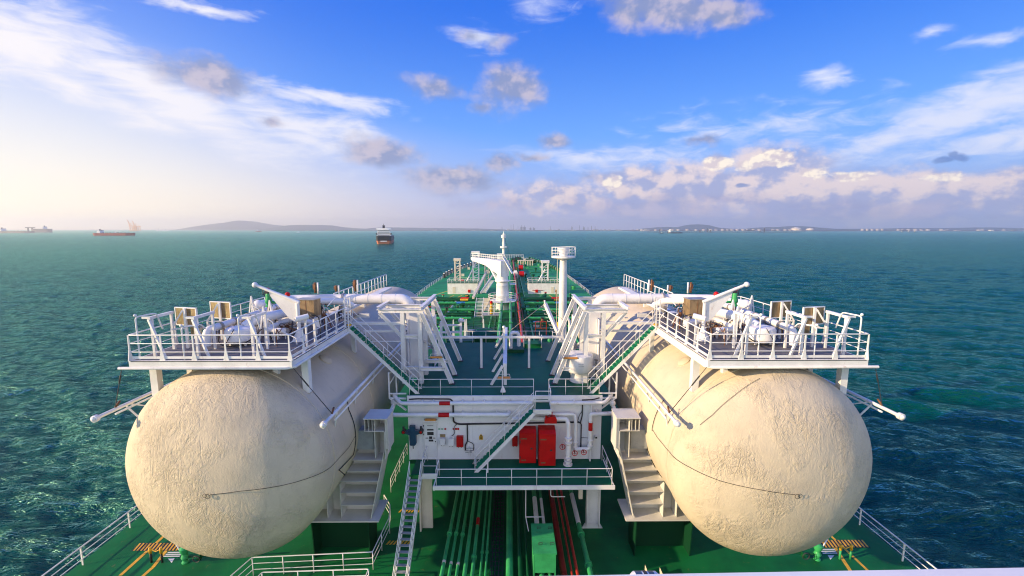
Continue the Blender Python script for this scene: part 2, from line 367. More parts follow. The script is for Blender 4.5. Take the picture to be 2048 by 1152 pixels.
def seamat():
    m = bpy.data.materials.new('sea_water'); m.use_nodes = True; t = NT(m.node_tree); b = m.node_tree.nodes['Principled BSDF']
    g = t.n('ShaderNodeNewGeometry').outputs['Position']
    big = t.noise(t.mapping(g, scale=(.7, 1.8, 1)), 0.0028, 5, 0.6).outputs[0]
    c = t.mix(t.ss(big, 0.35, 0.65), (0.0, 0.056, 0.038), (0.0, 0.062, 0.045))
    foamn = t.noise(t.mapping(g, rot=(0, 0, .4), scale=(.6, 1.5, 1)), 0.33, 8, 0.75).outputs[0]
    patch = t.ss(t.noise(g, 0.05, 3).outputs[0], 0.55, 0.70)
    sp = t.n('ShaderNodeSeparateXYZ'); t.put(sp.inputs[0], g)
    crest = t.ss(sp.outputs[2], -11.95, -11.6)
    fm = t.math('MULTIPLY', t.math('MULTIPLY', t.ss(foamn, 0.60, 0.70), patch), crest)
    c = t.mix(t.math('MULTIPLY', fm, 0.9), c, (0.55, 0.62, 0.60))
    def ridged(rot, sc, scale, det, dist=0.5):
        n_ = t.noise(t.mapping(g, rot=(0, 0, rot), scale=sc), scale, det, 0.62, dist).outputs[0]
        return t.math('SUBTRACT', 1.0, t.math('MULTIPLY', t.math('ABSOLUTE', t.math('SUBTRACT', n_, 0.5)), 3.2))
    h = t.math('MULTIPLY', ridged(0.42, (.55, 1.7, 1), 0.11, 4), 1.25)
    h = t.math('ADD', h, t.math('MULTIPLY', ridged(-0.30, (.6, 1.7, 1), 0.27, 4), 0.62))
    h = t.math('ADD', h, t.math('MULTIPLY', ridged(0.15, (.6, 1.6, 1), 0.85, 4), 0.26))
    h = t.math('ADD', h, t.math('MULTIPLY', t.noise(t.mapping(g, scale=(.7, 1.5, 1)), 3.2, 3, .6).outputs[0], 0.10))
    h = t.math('ADD', h, t.math('MULTIPLY', t.noise(t.mapping(g, scale=(.7, 1.5, 1)), 0.025, 3, .5).outputs[0], 2.5))
    bn = t.n('ShaderNodeBump'); bn.inputs['Strength'].default_value = 1.0; bn.inputs['Distance'].default_value = 0.62
    t.put(bn.inputs['Height'], h)
    df = t.n('ShaderNodeBsdfDiffuse'); t.put(df.inputs['Color'], c); t.put(df.inputs['Normal'], bn.outputs[0])
    gl = t.n('ShaderNodeBsdfGlossy'); gl.inputs['Color'].default_value = (0.44, 0.92, 0.78, 1); gl.inputs['Roughness'].default_value = 0.14; t.put(gl.inputs['Normal'], bn.outputs[0])
    fr = t.n('ShaderNodeFresnel'); fr.inputs['IOR'].default_value = 1.36; t.put(fr.inputs['Normal'], bn.outputs[0])
    ms = t.n('ShaderNodeMixShader'); t.put(ms.inputs[0], fr.outputs[0]); t.put(ms.inputs[1], df.outputs[0]); t.put(ms.inputs[2], gl.outputs[0])
    out = m.node_tree.nodes['Material Output']; m.node_tree.nodes.remove(b); t.put(out.inputs['Surface'], ms.outputs[0])
    return m
sea_m = seamat()
# ============================================================ SEA
SEA = -12.0
def build_sea():
    rng = np.random.default_rng(3)
    r = [26.0]
    while r[-1] < 900: r.append(r[-1] * 1.0062 + 0.02)
    while r[-1] < 16000: r.append(r[-1] * 1.06)
    r = np.array(r); a = np.concatenate([np.linspace(rad(-68), rad(68), 760), np.linspace(rad(68), rad(292), 60)[1:-1]])
    na, nr = len(a), len(r); R, A = np.meshgrid(r, a, indexing='ij')
    X = R * np.sin(A); Y = R * np.cos(A); Z = np.zeros_like(X)
    fade = np.clip((900 - R) / 500, 0, 1) * np.where(np.abs(A) < rad(70), 1, 0.0)
    wd = rad(20)
    for i in range(44):
        lam = 1.7 * (20 / 1.7) ** rng.random(); k = 2 * math.pi / lam; th = wd + rng.normal() * 0.42
        amp = 0.011 * lam ** 0.85; ph = rng.random() * 6.28
        q = k * (X * math.sin(th) + Y * math.cos(th)) + ph + 0.6 * np.sin(0.05 * X + i) + 0.5 * np.sin(0.043 * Y + 2 * i)
        Z += amp * (1 - 2 * np.abs(np.sin(q / 2))) * np.clip((lam / 2.4) / (R * 0.0062), 0, 1)
    Z = Z * fade * 1.0
    co = np.stack([X, Y, Z + SEA], -1).reshape(-1, 3)
    i, j = np.meshgrid(np.arange(nr - 1), np.arange(na), indexing='ij'); j2 = (j + 1) % na
    F = np.stack([i * na + j, (i + 1) * na + j, (i + 1) * na + j2, i * na + j2], -1).reshape(-1, 4)
    me = bpy.data.meshes.new('sea'); me.vertices.add(len(co)); me.vertices.foreach_set('co', co.ravel())
    me.loops.add(F.size); me.loops.foreach_set('vertex_index', F.ravel().astype(np.int32))
    me.polygons.add(len(F)); me.polygons.foreach_set('loop_start', np.arange(0, F.size, 4, dtype=np.int32))
    me.polygons.foreach_set('use_smooth', np.ones(len(F), bool)); me.update(calc_edges=True); me.validate()
    if me.polygons[0].normal.z < 0: me.flip_normals()
    me.materials.append(sea_m); o = bpy.data.objects.new('sea', me); COL.objects.link(o); o['kind'] = 'structure'
build_sea()
# ============================================================ HULL AND MAIN DECK
DECKPTS = [(-25.5, -30), (-25.5, 50), (-26.8, 100), (-27.6, 150), (-26.9, 180), (-25.2, 203), (-21.9, 230), (-16.5, 262), (-10.7, 284), (-5, 294), (1.5, 297), (8, 293), (14, 283), (19.5, 255), (23.0, 222), (24.8, 190), (25.4, 150), (25.2, 100), (24.6, 50), (24.6, -30)]
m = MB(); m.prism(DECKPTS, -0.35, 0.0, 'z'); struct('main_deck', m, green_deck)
m = MB(); m.prism([(x * .999, max(y, 104)) for x, y in DECKPTS[1:-1]], .001, 0.003, 'z'); struct('fore_deck_lit_tint', m, green_fore_lit)  # thin brighter sheet painting sunlight onto the forward part of the deck
m = MB(); m.prism([(x * .997, y - .3 if y > 0 else y) for x, y in DECKPTS], -13.0, -0.35, 'z'); struct('hull', m, hullm)

def railing(name, label, pts, z=0.0, h=1.05, sp=2.0, nr=3, r=0.022, mat=None, post='flat', cat='railing', group=None, toe=0, zs=None, ends=True):
    """guard rail along a polyline: rails as parts, each post a part"""
    mat = mat or white
    P3 = [Vector((p[0], p[1], (p[2] if len(p) > 2 else z))) for p in pts]
    t = thing(name, label, cat, tuple(P3[0]), group)
    for k in range(nr):
        hh = h * (k + 1) / nr; rr = r * (1.25 if k == nr - 1 else .8)
        part('rail', MB().path(bend([p + Vector((0, 0, hh)) for p in P3], .12, 3) if len(P3) > 2 and h < 2 else [p + Vector((0, 0, hh)) for p in P3], rr, 6), mat, t)
    if toe:
        m = MB()
        for a, b in zip(P3, P3[1:]): m.bar(a + Vector((0, 0, toe / 2)), b + Vector((0, 0, toe / 2)), .012, toe)
        part('toe_board', m, mat, t)
    cache = {}
    for i, (a, b) in enumerate(zip(P3, P3[1:])):
        d = b - a; n = max(1, round(d.length / sp)); ang = round(math.atan2(d.y, d.x), 3)
        if ang not in cache:
            m = MB()
            if post == 'flat':
                ca, sa = math.cos(ang), math.sin(ang)
                m.prism([(-.02, 0), (.02, 0), (.02, h), (-.02, h)], -.045, .045, 'y')
                m.v = [(v[0] * ca - v[1] * sa, v[0] * sa + v[1] * ca, v[2]) for v in m.v]
            elif post == 'gusset':
                m.prism([(-.13, 0), (.13, 0), (.035, h * .42), (.03, h), (-.03, h), (-.035, h * .42)], -.02, .02, 'y')
                ca, sa = math.cos(ang), math.sin(ang); m.v = [(v[0] * ca - v[1] * sa, v[0] * sa + v[1] * ca, v[2]) for v in m.v]
            else: m.cyl((0, 0, 0), (0, 0, h), r * 1.1, n=6)
            cache[ang] = _mesh('post', m, mat, (0, 0, 0))
        for k in range(n + (1 if i == len(P3) - 2 and ends else 0)):
            o = bpy.data.objects.new('post', cache[ang]); COL.objects.link(o); o.parent = t; o.location = a + d * (k / n) - P3[0]
    return t
lr = [(x + .25 if x < 0 else x - .25, y) for x, y in DECKPTS]
railing('deck_railing', 'long white guard rail along the left edge of the green main deck', [(-25.2, 14), (-25.2, 50), (-26.5, 100), (-27.3, 150), (-26.6, 180), (-24.9, 203), (-21.6, 230), (-16.3, 261), (-10.5, 283), (-5, 293)], 0, 1.15, 3.2, 3, .035)
railing('deck_railing', 'long white guard rail along the right edge of the green main deck', [(24.3, 14), (24.3, 50), (24.9, 100), (25.1, 150), (24.5, 190), (22.7, 222), (19.2, 255), (13.8, 282), (8, 292)], 0, 1.15, 3.2, 3, .035)

# ============================================================ FUEL TANKS
TX, TZ, TR, TY0, TY1, TA = 13.6, 8.25, 5.02, 20.78, 50.8, 0.47
def tank_hit(px, py, sg, off=0.03):
    r = ray(px, py); o = CAM.copy(); o.x -= sg * TX; o.z -= TZ
    R = TR + off
    A = r.x ** 2 + r.z ** 2; B = 2 * (o.x * r.x + o.z * r.z); C = o.x ** 2 + o.z ** 2 - R * R; D = B * B - 4 * A * C
    if D >= 0:
        t = (-B - math.sqrt(D)) / 2 / A
        if r.y * t >= TY0: return CAM + r * t
    o.y -= TY0; a = TA + off / TR; r2 = Vector((r.x, r.y / a, r.z)); o2 = Vector((o.x, o.y / a, o.z))
    A = r2.dot(r2); B = 2 * o2.dot(r2); C = o2.dot(o2) - R * R; D = max(0, B * B - 4 * A * C)
    return CAM + r * ((-B - math.sqrt(D)) / 2 / A)
def fuel_tank(s, label):
    t = thing('fuel_tank', label, 'fuel tank', (s * TX, TY0, TZ - TR))
    prof = []; n = 22
    for i in range(n + 1):
        a = math.pi / 2 * i / n; prof.append((TR * math.sin(a), TY0 - TR * TA * math.cos(a)))
    for q in range(1, 24):
        prof.append((TR, TY0 + (TY1 - TY0) * q / 24))
    for i in range(n + 1):
        a = math.pi / 2 * i / n; prof.append((TR * math.cos(a), TY1 + TR * TA * math.sin(a)))
    m = MB(); m.lathe(0, 0, [(max(r, .01), y) for r, y in prof], 96)
    m.v = [(s * TX + v[0], v[2], TZ + v[1]) for v in m.v]
    # hand-sprayed surface: slow real unevenness
    vv = []
    for x, y, z in m.v:
        dx, dz = x - s * TX, z - TZ; k = math.sin(x * 1.3 + y * .9) * math.sin(z * 1.1 + y * .7 + s) + .6 * math.sin(x * 2.9 + z * 2.3) * math.sin(z * 3.1 + y * 2)
        q = 1 + .0035 * k; vv.append((s * TX + dx * q, y + (.02 * k if y < TY0 else 0), TZ + dz * q))
    m.v = vv; part('shell', m, foamm, t)
    m = MB(); m.lathe(0, 0, [(TR - .1, 21.0), (TR + .035, 21.05), (TR + .035, 21.35), (TR - .1, 21.4)], 96); m.v = [(s * TX + v[0], v[2], TZ + v[1]) for v in m.v]
    part('seam_band', m, foamm, t)
    for yy in (27.4, 34):
        m = MB(); m.lathe(0, 0, [(TR - .1, yy), (TR + .03, yy + .04), (TR + .03, yy + .5), (TR - .1, yy + .54)], 96); m.v = [(s * TX + v[0], v[2], TZ + v[1]) for v in m.v]
        part('seam_band', m, foamm, t)
    # capped nozzle bump on the shoulder
    p = tank_hit(652, 718, -1) if s < 0 else tank_hit(1368, 722, 1); nn = Vector((p.x - s * TX, 0, p.z - TZ)).normalized()
    part('nozzle_cover', MB().path([p - nn * .25, p + nn * .02, p + nn * .09, p + nn * .12], [.42, .40, .30, .16], 16), foamm, t)
    return t
fuel_tank(-1, 'left of the two huge cream foam-covered fuel tanks, its right side in shade')
fuel_tank(1, 'right of the two huge cream foam-covered fuel tanks, sunlit and crossed by shadows')
def cable(name, label, pts, s, r=.011, cat='cable', loop=True):
    pp = [tank_hit(x, y, s) for x, y in pts]
    out = []
    for a, b in zip(pp, pp[1:]):
        for k in range(6): 
            q = a.lerp(b, k / 6); c = Vector((s * TX, max(q.y, TY0), TZ)); d = q - c
            if q.y < TY0: dd = Vector((d.x, d.y / TA, d.z)); f = (TR + .05) / max(dd.length, .1)
            else: f = (TR + .05) / math.hypot(d.x, d.z)
            out.append(c + d * f)
    out.append(pp[-1]); m = MB().path(out, r, 6)
    if loop:
        e = pp[0]; m.torus((e.x + .1 * s, e.y - .03, e.z - .06), .11, r * .9, 'y', 14, 5); m.torus((e.x + .2 * s, e.y - .06, e.z), .09, r * .8, 'y', 14, 5)
    return solo(name, m, black, label, cat)
cable('cable', 'thin black cable with a coiled end across the lower left tank end', [(420, 990), (480, 983), (560, 972), (620, 955), (665, 930), (697, 895), (712, 868)], -1)
cable('cable', 'black cable hanging down the shaded side of the left tank', [(693, 797), (697, 820), (708, 850), (711, 880), (706, 910), (690, 950)], -1, .024, loop=False)
cable('cable', 'thin black cable with a coiled end across the sunlit right tank end', [(1590, 990), (1520, 980), (1440, 962), (1380, 935), (1340, 905), (1315, 875), (1306, 860)], 1)
cable('cable', 'black cable running down the inner edge of the right tank', [(1328, 800), (1312, 830), (1304, 862)], 1, .02, loop=False)
cable('cable', 'knotted dark line draped over the top of the right tank end', [(1520, 757), (1470, 790), (1425, 830), (1400, 850)], 1, .009, loop=False)

# ============================================================ TANK SADDLES
under_g = mk('shaded_green_paint', (0.003, 0.040, 0.016), 0.6, spec=.15)  # green darkened in the colour for the shade beneath the tanks
def saddle(s, label):
    t = thing('tank_saddle', label, 'saddle', (s * 9.3, 24.9, 0))
    cx, cz = TX, TZ
    def arc(x): return cz - math.sqrt((TR + .06) ** 2 - (cx - x) ** 2)
    arcp = [(x, arc(x)) for x in np.linspace(11.3, 8.75, 12)]
    web = [(6.95, 7.1), (7.95, 2.6), (11.3, 2.6)] + arcp + [(8.35, 6.9), (7.6, 7.1)]
    q = lambda p: [(s * a, b) for a, b in p]
    part('web_plate', MB().prism(q(web), 25.25, 25.3), sadw, t)
    m = MB()
    def plate(a, b, w=1.0, th=.035):   # strip standing out from the web
        m.bar((s * a[0], 24.75, a[1]), (s * b[0], 24.75, b[1]), *((w, th) if abs(b[1] - a[1]) < abs(b[0] - a[0]) else (th, w)))
    fl = MB()
    for a, b in (((6.95, 7.1), (7.95, 2.62)),):
        fl.prism(q([a, (a[0] + .04, a[1]), (b[0] + .04, b[1]), b]), 24.28, 25.8)
    for a, b in zip(arcp, arcp[1:]):
        fl.prism(q([a, (a[0] + .02, a[1] - .05), (b[0] + .02, b[1] - .05), b]), 24.6, 25.8)
    part('flange', fl, sadw, t)
    part('base_plate', MB().bb(s * 7.45, s * 12.1, 24.1, 26.2, 2.5, 2.58), sadw, t)
    st = MB()
    for x0, x1, z in ((7.12, 9.0, 6.35), (7.27, 9.35, 5.65), (7.42, 9.75, 4.98), (7.58, 9.75, 4.25), (7.74, 9.75, 3.45)):
        st.bb(s * x0, s * x1, 24.35, 25.2, z - .016, z + .016)
    for x in (9.77, 10.6):
        st.bb(s * (x - .016), s * (x + .016), 24.35, 25.2, 2.6, arc(x) - .1)
    part('stiffener', st, sadw, t)
    # top stop block: column and box arm
    part('stop_column', MB().bb(s * 6.9, s * 6.94, 24.2, 25.4, 6.5, 8.2).bb(s * 6.95, s * 7.6, 25.3, 25.34, 6.5, 8.2).bb(s * 7.52, s * 7.56, 24.3, 25.3, 6.5, 8.2).bb(s * 6.7, s * 6.74, 24.2, 25.4, 7.0, 9.0).bb(s * 6.745, s * 6.895, 24.25, 24.29, 7.1, 8.98), sadw, t)
    bx = MB().bb(s * 6.7, s * 8.1, 24.1, 25.5, 9.0, 9.05).bb(s * 6.95, s * 8.1, 24.2, 25.4, 8.2, 8.24).bb(s * 6.76, s * 8.04, 25.3, 25.34, 8.25, 9.0)
    for x in (8.06, 7.85, 7.62, 7.5): bx.bb(s * (x - .015), s * (x + .015), 24.2, 25.3, 8.245, 8.995)
    part('stop_box', bx, sadw, t)
    part('bearing_block', MB().bb(s * 7.7, s * 8.7, 24.6, 25.3, 6.9, 8.1), greyp, t)
    leg = MB().prism([(24.3, 0), (25.6, 0), (25.9, 2.5), (24.15, 2.5)], s * 8.1, s * 8.16, 'x').prism([(24.3, 0), (25.6, 0), (25.9, 2.5), (24.15, 2.5)], s * 11.5, s * 11.56, 'x')
    leg.bb(s * 8.17, s * 11.49, 25.2, 25.26, 0, 2.49)
    part('support_plate', leg, under_g, t)
    return t
saddle(-1, 'ribbed cream steel cradle holding the shaded side of the left tank')
saddle(1, 'ribbed cream steel cradle holding the inner side of the right tank')

# ============================================================ DECKHOUSE
HX0, HX1, HY, HY1, HZ, RZ = -6.2, 6.45, 27.2, 40.5, 4.8, 9.26
dh = thing('deckhouse', 'white raised deckhouse with a dark green roof between the two fuel tanks', 'deckhouse', (0, 33, 0))
part('front_wall', MB().bb(HX0, HX1, HY, HY + .12, HZ, RZ - .1), whiteb, dh)
part('side_wall', MB().bb(HX0, HX0 + .12, HY + .12, HY1 - .12, HZ, RZ - .1), whiteb, dh)
part('side_wall', MB().bb(HX1 - .12, HX1, HY + .12, HY1 - .12, HZ, RZ - .1), whiteb, dh)
part('rear_wall', MB().bb(HX0, HX1, HY1 - .12, HY1, HZ, RZ - .1), whiteb, dh)
part('roof', MB().bb(HX0 - .02, HX1 + .02, HY - .02, HY1 + .02, RZ - .1, RZ), green_roof, dh)
part('floor', MB().bb(HX0, HX1, HY, HY1, HZ - .3, HZ - .003), green_dark, dh)
part('roof_fascia', MB().bb(HX0 - .04, HX1 + .04, HY - .1, HY - .025, RZ - .42, RZ - .005), white, dh)
vp = MB()
for x in (-2.0, 2.2): vp.bb(x - .015, x + .015, HY - .025, HY - .002, HZ + .1, RZ - .45)
part('wall_seam', vp, white, dh)
# corner flange plates of the front wall
part('corner_column', MB().bb(HX1 - .75, HX1 - .68, HY - .35, HY, HZ + .02, RZ - .45).bb(HX1 - .6, HX1 + .02, HY - .05, HY - .01, HZ + .02, RZ - .45), whiteb, dh)
part('corner_column', MB().bb(HX0 - .02, HX0 + .1, HY - .06, HY - .01, HZ + .02, RZ - .45), whiteb, dh)
def leg(x0, x1, y, hx):     # portal leg with a rounded haunch towards hx
    pts = [(x0, 0), (x1, 0), (x1, 3.2)]; sgn = 1 if hx > x1 else -1
    if sgn < 0: pts = [(x1, 0), (x0, 0), (x0, 3.2)]
    e = x1 if sgn > 0 else x0
    for k in range(1, 7):
        a = math.pi / 2 * k / 6; pts.append((e + sgn * 1.3 * (1 - math.cos(a)), 3.2 + 1.25 * math.sin(a)))
    pts += [(e + sgn * 1.3, 4.5), (x0 if sgn > 0 else x1, 4.5)]
    return pts
part('portal_leg', MB().prism(leg(-5.55, -4.75, 27, 0), 26.95, 27.1).prism([(-5.55, 0), (-5.45, 0), (-5.45, 4.5), (-5.55, 4.5)], 26.6, 26.94), cream, dh)
part('portal_leg', MB().bb(5.55, 6.5, 26.95, 27.0, 0, 4.5).bb(5.56, 5.62, 26.6, 26.94, 0.2, 4.5).bb(6.38, 6.44, 26.6, 26.94, .2, 4.5).prism([(5.3, 0), (6.7, 0), (6.5, .35), (5.5, .35)], 26.85, 26.94), white, dh)
for x in (-5.5, 6.2):
    part('portal_leg', MB().bb(x - .15, x + .15, 39.6, 39.9, 0, 4.5), white, dh)
    part('side_girder', MB().bb(x - .12, x + .12, 27.2, 39.6, 4.15, 4.49), green_dark, dh)
# --- walkway in front of the wall
wk = thing('walkway', 'dark green walkway deck with white edge in front of the deckhouse wall', 'walkway', (1.3, 25.6, 4.5))
part('deck_plate', MB().bb(-4.05, 6.62, 24.15, 27.15, 4.72, 4.80), green_roof, wk)
part('edge_beam', MB().bb(-4.15, 6.72, 24.08, 24.145, 4.58, 4.84), white, wk)
part('edge_beam', MB().bb(6.625, 6.69, 24.15, 27.1, 4.58, 4.82), white, wk)
part('landing', MB().bb(-5.75, -4.055, 25.45, 27.15, 4.72, 4.80), green_roof, wk)
part('landing_edge', MB().bb(-5.05, -4.06, 25.38, 25.445, 4.5, 4.84).bb(-4.12, -4.06, 24.15, 25.37, 4.5, 4.84), white, wk)
for x in (-3.2, 0.2, 3.6, 6.3): part('bracket', MB().prism([(24.2, 4.7), (26.9, 4.7), (26.9, 4.1)], x - .04, x + .04, 'x'), green_dark, wk)
railing('walkway_railing', 'white rail round the front walkway below the two red cabinets', [(-3.95, 25.3, 4.8), (-3.95, 24.2, 4.8), (6.55, 24.2, 4.8), (6.55, 27.0, 4.8)], h=1.05, sp=1.5, nr=2, r=.02, post='round')
railing('landing_railing', 'short white rail on the landing at the top of the steep ladder', [(-5.0, 27.0, 4.8), (-5.0, 25.48, 4.8), (-4.1, 25.48, 4.8)], h=1.05, sp=1.2, nr=2, r=.022, post='round')
# --- roof railings
railing('roof_railing', 'white roof railing left of the gap above the front stairs', [(-6.1, 28.4, RZ), (-6.1, 27.28, RZ), (2.0, 27.28, RZ)], h=1.05, sp=1.95, nr=2, r=.018, post='round')
railing('roof_railing', 'white roof railing right of the gap above the front stairs', [(3.0, 27.28, RZ), (6.3, 27.28, RZ), (6.3, 28.3, RZ)], h=1.05, sp=1.1, nr=2, r=.018, post='round')
railing('roof_railing', 'white railing along the far edge of the green deckhouse roof', [(-5.6, 40.3, RZ), (5.8, 40.3, RZ)], h=1.15, sp=1.25, nr=2, r=.022, post='round')
# --- small landing and front stairs
ld_ = thing('stair_landing', 'small green landing sticking out from the roof edge above the stairs', 'landing', (2.5, 26.4, 8.6))
part('deck_plate', MB().bb(1.95, 3.0, 25.9, 27.08, 8.72, 8.80), green_roof, ld_)
part('step', MB().bb(2.0, 2.95, 27.085, 27.17, 8.95, 9.0), green_roof, ld_)
part('edge_beam', MB().bb(1.9, 3.05, 25.82, 25.895, 8.55, 8.84).bb(3.005, 3.05, 25.9, 27.05, 8.55, 8.84), white, ld_)
railing('landing_railing', 'white rail round the small landing in the roof gap', [(3.0, 27.2, 8.8), (3.0, 25.95, 8.8), (2.05, 25.95, 8.8)], h=1.2, sp=1.2, nr=2, r=.02, post='round')
def stairs(name, label, a, b, width, n, wdir, tmat=tread_g, rails=2, rise=0.95, stride=.26, closed=True, endloop=True, kn=2):
    """a = top, b = bottom of the walking line; wdir = unit vector across"""
    a = Vector(a); b = Vector(b); w = Vector(wdir); t = thing(name, label, 'stairs', tuple(b))
    d = (b - a); hd = Vector((d.x, d.y, 0)).normalized()
    for k in (-1, 1):
        part('stringer', MB().bar(a + w * k * width / 2 - Vector((0, 0, .13)), b + w * k * width / 2 - Vector((0, 0, .13)), .045, .2), white, t)
    for i in range(1, n + 1):
        p = a.lerp(b, i / (n + 1)); m = MB(); ang = math.atan2(hd.y, hd.x)
        m.box(p.x, p.y, p.z + .02, stride, width + .02, .035, ang)
        if closed: m.box(p.x - hd.x * stride / 2, p.y - hd.y * stride / 2, p.z + .1, .02, width + .02, .13, ang)
        part('tread', m, tmat, t)
    for k in (-1, 1):
        q = w * k * width / 2
        for j in range(rails):
            hh = rise * (j + 1) / rails
            part('handrail', MB().path([a + q + Vector((0, 0, hh)), b + q + Vector((0, 0, hh)), b + q + Vector((0, 0, .1))] if endloop and j == rails - 1 else [a + q + Vector((0, 0, hh)), b + q + Vector((0, 0, hh))], .022, 6), white, t)
        for i in range(kn + 1):
            p = a.lerp(b, i / kn) + q
            part('baluster', MB().cyl(p, p + Vector((0, 0, rise)), .018, n=6), white, t)
    return t
stairs('staircase', 'white stairs with green treads leaning across the front of the white wall', (1.95, 26.0, 8.8), (-1.75, 26.0, 4.85), .75, 17, (0, 1, 0), kn=4)
part('prop', MB().bar((-.95, 25.62, 4.8), (-.95, 25.62, 5.7), .09), white, bpy.data.objects['staircase'])
# --- steep ladder down to the main deck
stairs('steep_ladder', 'long steep white ladder from the walkway landing down to the main deck', (-5.42, 25.35, 4.8), (-5.62, 21.2, 0.0), .72, 19, (1, 0, 0), tmat=greyp, closed=False, kn=5, rise=.9, stride=.18)
# ============================================================ TOWERS
def tower(s, label):
    t = thing('support_tower', label, 'tower', (s * 6.3, 32, RZ))
    q = lambda x, y, z: (s * x, y, z)
    ys = (29.5, 31.3, 34.8)
    for y in ys:
        for x in (5.75, 6.95):
            part('column', MB().ibeam(q(x, y, RZ), q(x, y, 14.3), .28), white, t)
        part('raking_leg', MB().ibeam(q(3.6, y - .2, RZ + .04), q(5.6, y - .2, 14.35), .28), white, t)
        part('foot_plate', MB().box(s * 3.58, y - .2, RZ + .02, .42, .4, .036), dark, t)
        part('top_beam', MB().ibeam(q(5.5, y, 14.42), q(8.6, y, 14.42), .26), white, t)
        part('knee_brace', MB().ibeam(q(8.5, y, 14.28), q(7.0, y, 12.6), .22), white, t)
        part('cross_beam', MB().ibeam(q(5.75, y, 12.6), q(6.95, y, 12.6), .24), white, t)
        if y < 34: part('tie_beam', MB().ibeam(q(4.1, y - .2, 10.35), q(5.75, y - .2, 10.35), .24), white, t)
        part('tie_beam', MB().ibeam(q(5.75, y, 10.35), q(6.95, y, 10.35), .2), white, t)
    part('longitudinal_beam', MB().ibeam(q(5.62, 29.3, 14.62), q(5.62, 35.1, 14.62), .26), white, t)
    part('longitudinal_beam', MB().ibeam(q(8.55, 29.3, 14.62), q(8.55, 35.1, 14.62), .24), white, t)
    part('longitudinal_beam', MB().ibeam(q(6.95, 29.5, 12.85), q(6.95, 34.8, 12.85), .2), white, t)
    part('brace', MB().ibeam(q(5.75, 29.6, 12.4), q(5.75, 34.7, 10.4), .14), white, t)
    part('brace', MB().bar(q(5.75, 31.4, 14.2), q(5.75, 34.7, 12.4), .12), white, t)
    part('side_frame', MB().bar(q(7.1, 29.5, 13.55), q(10.4, 29.5, 13.55), .18).bar(q(10.3, 29.5, 13.5), q(10.3, 29.5, 12.2), .12).bar(q(7.1, 29.4, 12.3), q(9.6, 29.4, 12.3), .05).bar(q(7.2, 29.9, 12.9), q(9.8, 29.9, 12.9), .14).bar(q(7.1, 34.7, 13.6), q(9.9, 34.7, 13.6), .16).bar(q(8.6, 29.6, 13.9), q(9.4, 33, 13.2), .1), white, t)
    part('trunk_panel', MB().bb(s * 6.15, s * 6.75, 30.6, 30.65, RZ, 14.1).bb(s * 6.2, s * 6.7, 33.0, 33.05, RZ, 14.1), whiteb, t)
    part('trunk_panel', MB().bb(s * 5.45, s * 5.5, 33.2, 34.4, RZ, 13.2).bb(s * 6.78, s * 6.83, 30.2, 33.6, RZ, 13.6), whiteb, t)
    return t
tower(-1, 'white A-frame support tower on the left side of the green roof, in shade')
tower(1, 'white A-frame support tower on the right side of the green roof, sunlit')
def lamp_bar(label, a, b):
    a = Vector(a); b = Vector(b); t = thing('work_lamp', label, 'lamp', tuple(a), 'amber work lamps')
    part('housing', MB().bar(a, b, .17, .10), orange, t)
    part('bracket', MB().path(bend([a + Vector((0, .12, .05)), a + Vector((0, .15, .18)), b + Vector((0, .15, .18)), b + Vector((0, .12, .05))], .06), .02, 6), white, t)
    d = (b - a).normalized()
    part('end_cap', MB().bar(a - d * .08, a - d * .002, .12, .08).bar(b + d * .002, b + d * .08, .12, .08), steel, t)
lamp_bar('long amber work lamp bracketed on the left support tower', (-5.0, 29.0, 11.28), (-4.2, 29.0, 11.28))
lamp_bar('long amber work lamp bracketed on the right support tower', (4.2, 29.0, 11.2), (5.1, 29.0, 11.2))
lamp_bar('long amber work lamp on the thin post beside the centre beam', (-.35, 27.9, 10.2), (.45, 27.9, 10.2))
lamp_bar('long amber work lamp on the white wall above the door', (-5.05, 26.9, 7.72), (-4.35, 26.9, 7.72))
def big_pipe(s, label):
    t = thing('insulated_pipe', label, 'pipe', (s * 6.2, 32, RZ))
    part('pipe_run', MB().path(bend([(s * 11.8, 32, 14.85), (s * 7.0, 32, 14.85), (s * 7.0, 32, RZ)], .75, 7), .38, 18), insul, t)
    for x in (8.0, 9.0, 10.0, 10.9): part('joint_band', MB().cyl((s * x, 32, 14.85), (s * (x + .05), 32, 14.85), .395, n=18), insul, t)
    part('end_flange', MB().cyl((s * 11.8, 32, 14.85), (s * 11.95, 32, 14.85), .46, n=18), steel, t)
big_pipe(-1, 'thick white insulated pipe bending down into the left support tower')
big_pipe(1, 'thick white insulated pipe bending down into the right support tower')
# --- tank-platform stairs
stairs('staircase', 'shaded staircase rising left from the roof to the left tank platform', (-9.8, 27.5, 13.8), (-5.55, 27.9, RZ + .05), .85, 19, (0, 1, 0), kn=4, stride=.24)
stairs('staircase', 'sunlit staircase with bright green treads rising right to the right tank platform', (9.8, 27.5, 13.8), (5.75, 27.9, RZ + .05), .85, 19, (0, 1, 0), kn=4, stride=.24)
